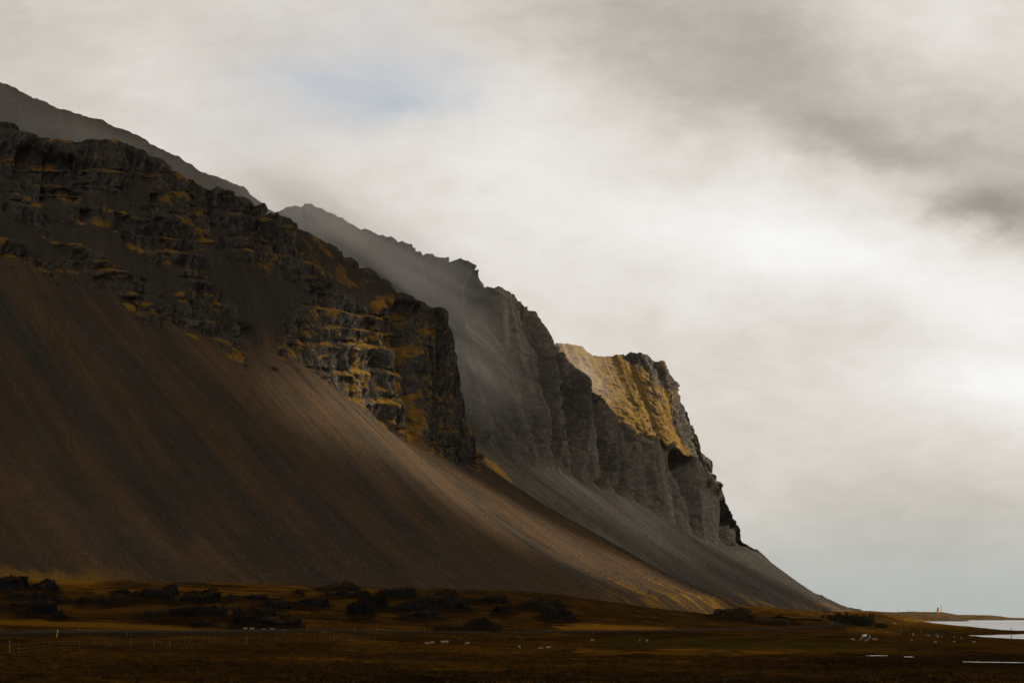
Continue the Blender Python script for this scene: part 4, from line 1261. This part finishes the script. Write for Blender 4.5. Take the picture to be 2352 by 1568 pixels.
for (a, b) in ((1969, 1442.5), (1977, 1442.5), (2018, 1445), (2005, 1450), (2033, 1453), (2037, 1452), (2069, 1450), (2067, 1455), (2098, 1455.5), (2097, 1460), (2098, 1456), (2124.6, 1457.5),
               (2130, 1458), (2132.6, 1461), (2151, 1460), (2155.6, 1461), (2154.6, 1463.5), (2164, 1463), (2191.6, 1464), (2208, 1466), (2115, 1451.5)):
    SHEEP.append((a, b, random.uniform(0, 360), 0, 'tiny pale sheep of the scattered flock on the field before the lagoon', 'scattered flock before the lagoon'))
for i, (a, b, fa, blk, lab, grp) in enumerate(SHEEP):
    x, y, z = spot(a, b)
    o = bpy.data.objects.new('sheep', dark_wool if blk else wool)
    scene.collection.objects.link(o)
    o.location = (x, y, z - 0.02)
    o.rotation_euler = (0, 0, R(fa) + random.uniform(-0.2, 0.2))
    sc0 = random.uniform(0.72, 0.86)
    o.scale = (sc0, sc0, sc0)
    tag(o, lab, 'sheep', grp)

# ------------------------------------------------------------------ fence, roadside stakes, utility poles
def post_mesh(h_, r_, lean=0.0):
    return MB().tube((0, 0, -0.4), (lean, 0, h_), r_, r_ * 0.85, 7)
FPOST = [(22, 1508, 1.35, 1), (44, 1506, 1.3, 0), (114, 1497, 1.25, 0), (182, 1493, 1.25, 0), (243, 1491, 1.2, 0), (266, 1489, 1.2, 0), (301, 1487, 1.25, 1), (354, 1485, 1.25, 1), (371, 1483, 1.25, 0), (390, 1483, 1.5, 1),
         (408, 1481, 1.25, 0), (424, 1481, 1.4, 0), (436, 1480, 1.2, 0), (465, 1479, 1.2, 0), (479, 1479, 1.2, 0), (492, 1478.5, 1.3, 0), (518, 1478, 1.2, 0), (566, 1477, 1.35, 1), (594, 1476, 1.2, 0), (612, 1476, 1.2, 0),
         (634, 1475.5, 1.2, 0), (690, 1475, 1.2, 0), (724, 1474.5, 1.3, 0), (767, 1474, 1.5, 0), (803, 1473.5, 1.2, 0), (861, 1473, 1.2, 0)]
x, y, z = spot(FPOST[0][0], FPOST[0][1])
fence = thing('wire_fence', (x, y, z), 'thin wire fence with weathered posts on the bank below the road, left', 'fence')
tops = []
for (a, b, h_, pale) in FPOST:
    gx, gy, gz_ = spot(a, b)
    h_ = h_ * 1.05
    o = post_mesh(h_, 0.04 if pale else 0.032, random.uniform(-0.05, 0.05)).build('post', M_palewood if pale else M_wood, fence)
    o.location = (gx - x, gy - y, gz_ - z)
    tops.append((gx - x, gy - y, gz_ - z, h_))
for frac in (0.35, 0.62, 0.9):
    wmb = MB()
    for p, q in zip(tops[:-1], tops[1:]):
        wmb.tube((p[0], p[1], p[2] + frac * min(p[3], 1.3)), (q[0], q[1], q[2] + frac * min(q[3], 1.3)), 0.004, 0.004, 3)
    wmb.build('wire', M_wire, fence)

STAKES = [(130, 1465, 1.05, 0.17, M_yellow, 'bright yellow leaning marker stake on the near edge of the road', 'yellow'),
          (181, 1454.5, 1.0, 0.05, M_palewood, 'pale thin stake on the far road edge right of the yellow marker', 'pale'),
          (222, 1453, 0.9, 0.02, M_wood, 'first of two dull stakes close together on the far road edge', 'dull'),
          (235, 1453, 1.0, 0.0, M_wood, 'taller dull stake beside another on the far road edge', 'dull'),
          (292, 1461, 0.9, 0.03, M_wood, 'dull stake on the near road edge right of the yellow marker', 'dull'),
          (331, 1454, 0.8, -0.03, M_wood, 'short dull stake on the far road edge past the two close ones', 'dull'),
          (574, 1454.5, 1.0, 0.02, M_palewood, 'pale stake by the road in front of the left pair of sheep', 'pale'),
          (655, 1458, 0.9, -0.02, M_wood, 'dull stake by the road right of the sheep with the black one', 'dull'),
          (706, 1453.5, 0.9, 0.0, M_palewood, 'pale stake on the far road edge past the sheep', 'pale'),
          (814, 1455, 1.2, 0.03, M_palewood, 'pale stake by the road below the tall black cube of rock', 'pale'),
          (865, 1454.5, 1.1, 0.05, M_palewood, 'leaning pale stake by the road where the fence ends', 'pale'),
          (976, 1454, 1.0, 0.0, M_palewood, 'pale stake by the road below the flat rock bar', 'pale'),
          (1154, 1456, 0.9, 0.0, M_palewood, 'pale stake by the road right of the jumbled rocks', 'pale'),
          (1362, 1455, 0.8, 0.0, M_palewood, 'pale stake by the road under the golden strip', 'pale')]
for (a, b, h_, lean, mt, lab, kd) in STAKES:
    gx, gy, gz_ = spot(a, b)
    o = MB().box(-0.06, 0.06, -0.03, 0.03, -0.8, h_ + 0.3).build('road_stake', mt)
    if kd == 'yellow':
        cap_ = MB().box(-0.062, 0.062, -0.032, 0.032, h_ - 0.02, h_ + 0.12).build('reflector', M_white, o)
    o.location = (gx, gy, gz_ + 0.1)
    o.rotation_euler = (0, lean, 0)
    tag(o, lab, 'marker stake', 'marker stakes along the road')

POLES = [(2090, 1466, 39, 'tall dark utility pole left of the lagoon, above the scattered sheep', 0.0),
         (2199.5, 1468, 29, 'dark utility pole standing at the left tip of the near lagoon', 0.0),
         (2323, 1473, 36, 'thickest dark utility pole standing against the bright near lagoon', 0.0),
         (1943, 1446.5, 21, 'faint utility pole by the road bend left of the dark conifers', 0.0),
         (1713, 1396, 18, 'faint utility pole at the foot of the grey scree', 0.0),
         (2087, 1404.5, 9, 'small distant utility pole on the skyline left of the lighthouse', 1.0),
         (2064, 1405.5, 8, 'smallest distant utility pole on the skyline far left of the lighthouse', 1.0)]
for (a, b, hp, lab, far_) in POLES:
    if far_:
        d = 6250.0
        P = unproject(a, b, d); gx, gy, gz_ = P
    else:
        gx, gy, gz_ = spot(a, b)
    m_ = px_size(gy)
    h_ = hp * m_
    r_ = max(0.14, 0.55 * m_) if not far_ else 0.30
    t_ = thing('utility_pole', (gx, gy, gz_ - 0.2), lab, 'utility pole', 'utility poles on the plain')
    MB().tube((0, 0, -1), (0, 0, h_), r_, r_ * 0.75, 8).build('pole', M_polewood, t_)
    ca_ = MB().box(-0.9, 0.9, -0.06, 0.06, h_ - 0.55, h_ - 0.40).build('crossarm', M_polewood, t_)
    ca_.rotation_euler = (0, 0, R(80))
    for sx_ in (-0.75, 0.75):
        ins = MB().tube((sx_, 0, h_ - 0.40), (sx_, 0, h_ - 0.18), 0.05, 0.04, 6).build('insulator', M_steel, t_)
        ins.rotation_euler = (0, 0, R(80))

# ------------------------------------------------------------------ white truck on the plain
tx_, ty_, tz_ = spot(1989, 1465.5)
tk = thing('truck', (tx_, ty_, tz_), 'white truck with a rounded drum and dark cab parked on the brown plain', 'truck', None, R(-28))
S_ = px_size(ty_) * 17.5 / 6.6          # the truck covers about 18 survey px
MB().box(-3.2, 3.3, -0.45, 0.45, 0.75, 1.0).box(-3.2, 3.3, -1.1, 1.1, 1.0, 1.12).build('chassis', M_black, tk)
MB().lathe_x([(-2.7, 0.45), (-2.55, 0.7), (-1.6, 1.12), (-0.6, 1.32), (0.4, 1.25), (0.95, 0.95), (1.1, 0.5)], 0, 2.35, 20).build('drum', M_white, tk, True)
MB().box(-3.3, -2.75, -0.4, 0.4, 2.5, 3.3, -0.12).build('hopper', M_white, tk)
MB().box(-3.25, -2.6, -0.75, 0.75, 1.12, 2.3, 0.12).build('rear_stand', M_white, tk)
cab = MB().prism([(1.35, 0.75), (3.45, 0.75), (3.5, 1.9), (3.25, 3.15), (1.45, 3.2), (1.35, 3.0)], -1.15, 1.15).build('cab', M_black, tk)
MB().box(3.40, 3.54, -1.12, 1.12, 0.62, 1.02).build('bumper', M_steel, tk)
MB().prism([(3.52, 1.95), (3.54, 1.95), (3.30, 3.02), (3.28, 3.02)], -1.0, 1.0).build('windscreen', M_glass, tk)
MB().prism([(3.515, 1.05), (3.535, 1.05), (3.555, 1.85), (3.535, 1.85)], -1.1, 1.1).build('front_panel', M_white, tk)
for yy in (-1.165, 1.165):
    MB().box(2.15, 3.15, yy - 0.01, yy + 0.01, 1.95, 2.9).build('side_window', M_glass, tk)
    MB().box(3.30, 3.42, yy * 1.10 - 0.06, yy * 1.10 + 0.06, 1.9, 2.8).build('mirror', M_white, tk)
for xx in (-2.4, -1.2, 2.5):
    for yy in (-1.0, 1.0):
        wh = MB().tube((xx, yy - 0.17, 0.5), (xx, yy + 0.17, 0.5), 0.5, 0.5, 16).build('wheel', M_black, tk)
        MB().tube((xx, yy - 0.19, 0.5), (xx, yy + 0.19, 0.5), 0.25, 0.25, 12).build('rim', M_steel, wh)
tk.scale = (S_, S_, S_)

# ------------------------------------------------------------------ lighthouse and mast on the headland
LH = unproject(2154.5, 1405.2, 6230.0)
k_ = px_size(6230.0)
hh = 11.0 * k_
lt = thing('lighthouse', tuple(LH), 'small square orange lighthouse on the low headland skyline', 'lighthouse', None, R(38))
bw = 2.1 * k_
tower = MB().box(-bw, bw, -bw, bw, -2, hh * 0.86, 0.12).build('tower', M_orange, lt)
MB().box(-bw * 1.06, bw * 1.06, -bw * 1.06, bw * 1.06, hh * 0.86 + 0.01, hh * 0.90).build('gallery', M_orange, lt)
lan = MB().tube((0, 0, hh * 0.90 + 0.01), (0, 0, hh * 1.0), bw * 0.55, bw * 0.55, 10).build('lantern', M_glass, lt)
MB().tube((0, 0, hh * 1.0 + 0.01), (0, 0, hh * 1.09), bw * 0.62, 0.15, 10).build('lantern_roof', M_orange, lan)
dr = MB().box(-0.6, 0.6, -bw - 0.05, -bw + 0.3, 0, 2.3).build('door', M_white, lt)
for zz_ in (0.35, 0.62):
    MB().box(-0.5, 0.5, -bw - 0.04, -bw + 0.3, hh * zz_, hh * zz_ + 1.1).build('window', M_glass, lt)
MS = unproject(2162.0, 1405.4, 6230.0)
ms = thing('lattice_mast', tuple(MS), 'thin two-legged steel mast right beside the orange lighthouse', 'mast')
mh = 17.0 * k_
for sx_ in (-1.25, 1.25):
    MB().tube((sx_ * k_ * 0.9, 0, -2), (sx_ * k_ * 0.55, 0, mh * (1.0 if sx_ < 0 else 0.93)), 0.30, 0.26, 6).build('leg', M_steel, ms)
for q_ in np.linspace(0.12, 0.92, 7):
    wl_ = 1.25 * k_ * (0.9 - 0.35 * q_)
    MB().tube((-wl_, 0, mh * q_), (wl_, 0, mh * (q_ + 0.06)), 0.14, 0.14, 5).build('brace', M_steel, ms)
MB().tube((-0.69 * k_, 0, mh), (-0.69 * k_ + 0.5, 0, mh * 1.06), 0.35, 0.2, 6).build('antenna', M_black, ms)

# small white hut beyond the bushes
hx, hy, hz_ = spot(2055.5, 1432)
ht = thing('hut', (hx, hy, hz_), 'tiny white hut beyond the dark bushes, before the lagoon', 'hut', None, R(20))
m_ = px_size(hy) * 1.35
MB().box(-1.5 * m_, 1.5 * m_, -1.1 * m_, 1.1 * m_, -0.5, 1.6 * m_).build('wall', M_white, ht)
MB().prism([(-1.7 * m_, 1.6 * m_ + 0.01), (1.7 * m_, 1.6 * m_ + 0.01), (0, 2.5 * m_)], -1.2 * m_, 1.2 * m_).build('roof', M_roof, ht)
MB().box(-0.4, 0.4, -1.1 * m_ - 0.04, -1.1 * m_ + 0.2, 0, 1.2 * m_).build('door', M_wood, ht)

# ------------------------------------------------------------------ conifers and scrub beside the road bend
def crown_mesh(name, h_, r_, n, seed, mat, round_=False):
    r = np.random.default_rng(seed)
    t = r.random(n) ** 0.8
    if round_:
        u = r.normal(size=(n, 3)); u /= np.linalg.norm(u, axis=1, keepdims=True)
        rr_ = r.random(n)[:, None] ** 0.45
        lump = 1 + 0.28 * fbm(u[:, 0] * 2.2 + seed, u[:, 1] * 2.2, u[:, 2] * 2.2, 2, seed)
        c = u * rr_ * lump[:, None] * np.array([r_, r_, h_ * 0.5]) + np.array([0, 0, h_ * 0.48])
        c[:, 2] = np.abs(c[:, 2])
    else:
        a = r.uniform(0, 6.28, n)
        lump = 1 + 0.35 * fbm(np.cos(a) * 1.6 + seed, np.sin(a) * 1.6, t * 5, 2, seed)
        rr_ = r_ * (1 - t) ** 0.75 * lump * r.random(n) ** 0.4 + 0.05
        c = np.stack([rr_ * np.cos(a), rr_ * np.sin(a), 0.12 * h_ + 0.9 * h_ * t], -1)
    d1 = r.normal(size=(n, 3)); d2 = r.normal(size=(n, 3))
    s_ = (0.10 + 0.10 * r.random((n, 1))) * max(r_, 1.0) * 0.9
    d1 *= s_ / np.linalg.norm(d1, axis=1, keepdims=True); d2 *= s_ / np.linalg.norm(d2, axis=1, keepdims=True)
    V = np.stack([c + d1, c + d2, c - d1 - 0.3 * d2], 1).reshape(-1, 3)
    o = tri_mesh(name, V, np.arange(3 * n).reshape(-1, 3), mat)
    me = o.data
    bpy.data.objects.remove(o)
    return me
crowns = [crown_mesh('crown', 1.0 * h_, r_, 900, 60 + i, M_leaf, rd) for i, (h_, r_, rd) in enumerate([(7.5, 2.1, False), (6.0, 2.6, True), (8.5, 1.7, False), (5.0, 2.4, True)])]
hts = [7.5, 6.0, 8.5, 5.0]
trunk = MB().tube((0, 0, -0.5), (0, 0, 3.2), 0.2, 0.09, 8).tube((0, 0, 2.2), (0.7, 0.1, 3.4), 0.07, 0.03, 5).tube((0, 0, 1.8), (-0.6, 0.3, 3.0), 0.07, 0.03, 5)
tk0 = trunk.build('trunk', M_bark); trunk_me = tk0.data; bpy.data.objects.remove(tk0)
TREES = [(1905, 1425, 16, 1), (1915, 1428, 17, 3), (1924, 1426, 22, 1), (1931, 1432, 25, 0), (1940, 1434, 26, 1), (1948, 1434, 24, 1), (1955, 1436, 26, 0), (1962, 1436, 24, 3), (1970, 1436, 22, 1), (1977, 1437, 23, 1),
         (1985, 1437.5, 22, 3), (1993, 1438, 24, 1), (1999, 1438, 30, 2), (2006, 1438.5, 30, 2), (1945, 1430, 26, 0), (1966, 1431, 25, 1), (1984, 1433, 22, 1), (1890, 1421, 10, 3),
         (2017, 1441, 12, 3), (2025, 1441.5, 14, 1), (2033, 1442, 13, 3)]
for i, (a, b, hp, v_) in enumerate(TREES):
    gx, gy, gz_ = spot(a, b)
    sc0 = hp * px_size(gy) / hts[v_]
    if i in (12, 13):
        lab, grp = 'slim dark conifer, one of two tallest at the right end of the windbreak', 'tall pair of conifers'
    elif i >= 18:
        lab, grp = 'low dark bush right of the gravel track and the windbreak', 'bushes right of the track'
    elif i == 17:
        lab, grp = 'small dark bush at the far left end of the windbreak', None
    else:
        lab, grp = 'dark bushy tree in the dense windbreak beside the road bend', 'trees of the dark windbreak'
    t_ = thing('conifer_tree' if i < 17 else 'bush', (gx, gy, gz_ - 0.2), lab, 'tree' if i < 17 else 'bush', grp, random.uniform(0, 6.28))
    for me_, nm in ((trunk_me, 'trunk'), (crowns[v_], 'crown')):
        c_ = bpy.data.objects.new(nm, me_)
        scene.collection.objects.link(c_)
        c_.parent = t_
    t_.scale = (sc0, sc0, sc0)
gx, gy, gz_ = spot(2156, 1458)
m_ = px_size(gy)
o = grid_mesh('scrub_mound', outcrop_mesh(54 * m_, 11 * m_, 9, 'dome', 1777), M_scrub)
o.location = (gx, gy + 4, gz_ - 0.1)
tag(o, 'long dark scrubby mound between the two utility poles left of the lagoon', 'mound')

# ------------------------------------------------------------------ unseen cloud bank, added and shaped to shade the plain and slopes
ZD = 860.0
def to_deck(px_, py_, d):
    P = unproject(px_, py_, d)
    return P + sunvec * ((ZD - P[2]) / sunvec[2])
def shade_cloud():
    nx, ny = 260, 300
    xs = np.linspace(-400, 2500, nx); ys = np.linspace(-700, 4200, ny)
    X, Y = np.meshgrid(xs, ys)
    big = fbm(X / 420, Y / 420, None, 4, 801)
    fin = fbm(X / 110, Y / 110, None, 4, 802)
    t = 1.05 + 0.5 * big + 0.30 * fin
    t = t - 0.80 * sstep(2700, 2950, Y) * sstep(520, 720, X)
    t = np.minimum(t, (X - np.maximum(0.215 * Y + 40, -400)) / 60 + 90.0 * sstep(3230, 2980, Y))
    # the added cloud is cut off here to leave the headland in the sun
    t = np.minimum(t, 0.9 * (3960 - Y - 0.10 * (X - 1000)) / 260 + 0.5 * fin)
    t = np.minimum(t, (X + 330) / 200 + 0.3 * fin); t = np.minimum(t, (2450 - X) / 200 + 0.3 * fin); t = np.minimum(t, (Y + 650) / 200 + 0.3 * fin)
    # holes placed up the sun line from the patches meant to be sunlit
    for (a, b, d, rx_, ry_, dep) in SUN_GAPS:
        c = to_deck(a, b, d)
        q = ((X - c[0]) / rx_) ** 2 + ((Y - c[1]) / ry_) ** 2
        t = t - dep * np.exp(-q * 1.1)
    thick = np.clip(t, -0.3, 1.4)
    h = np.sqrt(np.clip(thick, 0, None))
    top = ZD + 70 * h * (1 + 0.3 * fin)
    bot = ZD - 32 * h * (1 + 0.25 * big)
    keep = thick > 0.0
    idx = np.arange(nx * ny).reshape(ny, nx)
    q4 = np.stack([idx[:-1, :-1], idx[:-1, 1:], idx[1:, 1:], idx[1:, :-1]], -1).reshape(-1, 4)
    kp = keep.reshape(-1)[q4].any(1)
    q4 = q4[kp]
    V = np.concatenate([np.stack([X, Y, top], -1).reshape(-1, 3), np.stack([X, Y, bot - 0.01], -1).reshape(-1, 3)])
    Q = np.concatenate([q4, q4[:, ::-1] + nx * ny])
    tk_ = np.clip(thick, 0, 1).reshape(-1)
    m, tt, bs = new_mat('shade_cloud_vapour')
    tr = tt.node('ShaderNodeBsdfTransparent')
    df = tt.node('ShaderNodeBsdfDiffuse'); df.inputs[0].default_value = (0.86, 0.86, 0.86, 1)
    tl_ = tt.node('ShaderNodeBsdfTranslucent'); tl_.inputs[0].default_value = (0.80, 0.79, 0.77, 1)
    mx = tt.node('ShaderNodeMixShader'); mx.inputs[0].default_value = 0.5
    tt.l.new(df.outputs[0], mx.inputs[1]); tt.l.new(tl_.outputs[0], mx.inputs[2])
    m2 = tt.node('ShaderNodeMixShader')
    dens = tt.m('SUBTRACT', 1.0, tt.m('EXPONENT', tt.m('MULTIPLY', tt.attr('thick'), -CLOUD_OPACITY)))
    tt.l.new(dens, m2.inputs[0]); tt.l.new(tr.outputs[0], m2.inputs[1]); tt.l.new(mx.outputs[0], m2.inputs[2])
    outn = [n for n in m.node_tree.nodes if n.type == 'OUTPUT_MATERIAL'][0]
    tt.l.new(m2.outputs[0], outn.inputs['Surface'])
    o = tri_mesh('shade_cloud', V, Q, m, {'thick': np.concatenate([tk_, tk_])}, True)
    return stuff(o)
CLOUD_OPACITY = 2.2
SUN_GAPS = [(800, 890, 1870, 105, 85, 1.35), (990, 1010, 1965, 110, 90, 1.4), (1230, 1165, 1935, 110, 80, 1.25), (1560, 1350, 1960, 140, 70, 1.1),
        (880, 780, 2040, 110, 80, 1.5), (240, 500, 1800, 60, 50, 0.8), (420, 470, 1950, 60, 50, 0.7), (60, 1318, 1390, 70, 40, 0.7), (1400, 1441, 1080, 50, 30, 0.9), (2010, 1462, 1180, 70, 45, 1.3)]
shade_cloud()

# ------------------------------------------------------------------ air: haze over everything, mist on the ridges
def volume_box(name, size, loc, dens, col=(0.93, 0.94, 0.95), shape=None, rot=(0, 0, 0), seed=0, aniso=0.0, stretch=(1, 1, 1), thr=0.45):
    bx = MB().box(-1, 1, -1, 1, -1, 1).build(name, None)
    m = bpy.data.materials.new(name)
    m.use_nodes = True
    m.node_tree.nodes.clear()
    t = NT(m.node_tree)
    out = t.node('ShaderNodeOutputMaterial')
    pv = t.node('ShaderNodeVolumePrincipled')
    pv.inputs['Color'].default_value = (*col, 1)
    pv.inputs['Anisotropy'].default_value = aniso
    pv.inputs['Density'].default_value = dens
    if shape:
        oc = t.node('ShaderNodeTexCoord').outputs['Object']
        ln = t.node('ShaderNodeVectorMath', operation='LENGTH')
        t.l.new(oc, ln.inputs[0])
        fall = t.rng(ln.outputs['Value'], 1.0, 0.15, 0.0, 1.0, True)
        nz = t.noise(t.mapping(oc, stretch, (seed, seed * 1.7, 3.1)), 2.2, 4, 0.55, 0.6)[0]
        t.l.new(t.m('MULTIPLY', t.m('MULTIPLY', fall, t.rng(nz, thr - 0.06, thr + 0.24)), dens), pv.inputs['Density'])
    t.l.new(pv.outputs[0], out.inputs['Volume'])
    bx.data.materials.append(m)
    bx.location = loc
    bx.rotation_euler = rot
    bx.scale = size
    return stuff(bx)
volume_box('haze', (16500, 16500, 306), (0, 0, 300), HAZE_DENSITY, (0.93, 0.93, 0.92))
def mist(c, size, ang, dens, seed, thr=0.45, stretch=(1, 1, 1)):
    P = unproject(*c)
    return volume_box('mist', size, tuple(P), dens, (0.95, 0.95, 0.94), True, (0, R(ang), 0), seed, 0.3, stretch, thr)
mist((860, 620, 2480), (250, 150, 88), 38, 0.0036, 3.3, 0.44, (0.7, 1, 1.5))
mist((1010, 830, 2480), (140, 130, 60), 52, 0.0018, 9.1, 0.46, (0.8, 1, 1.3))
mist((830, 525, 2690), (210, 110, 46), 26, 0.0042, 12.5, 0.42, (0.8, 1, 1.6))
mist((690, 490, 2640), (110, 120, 48), 30, 0.0036, 5.5, 0.40)
mist((170, 290, 2290), (330, 190, 95), 22, 0.0013, 1.7, 0.42, (1, 1, 2))
mist((1330, 850, 3480), (95, 150, 48), 40, 0.0020, 7.9, 0.42)
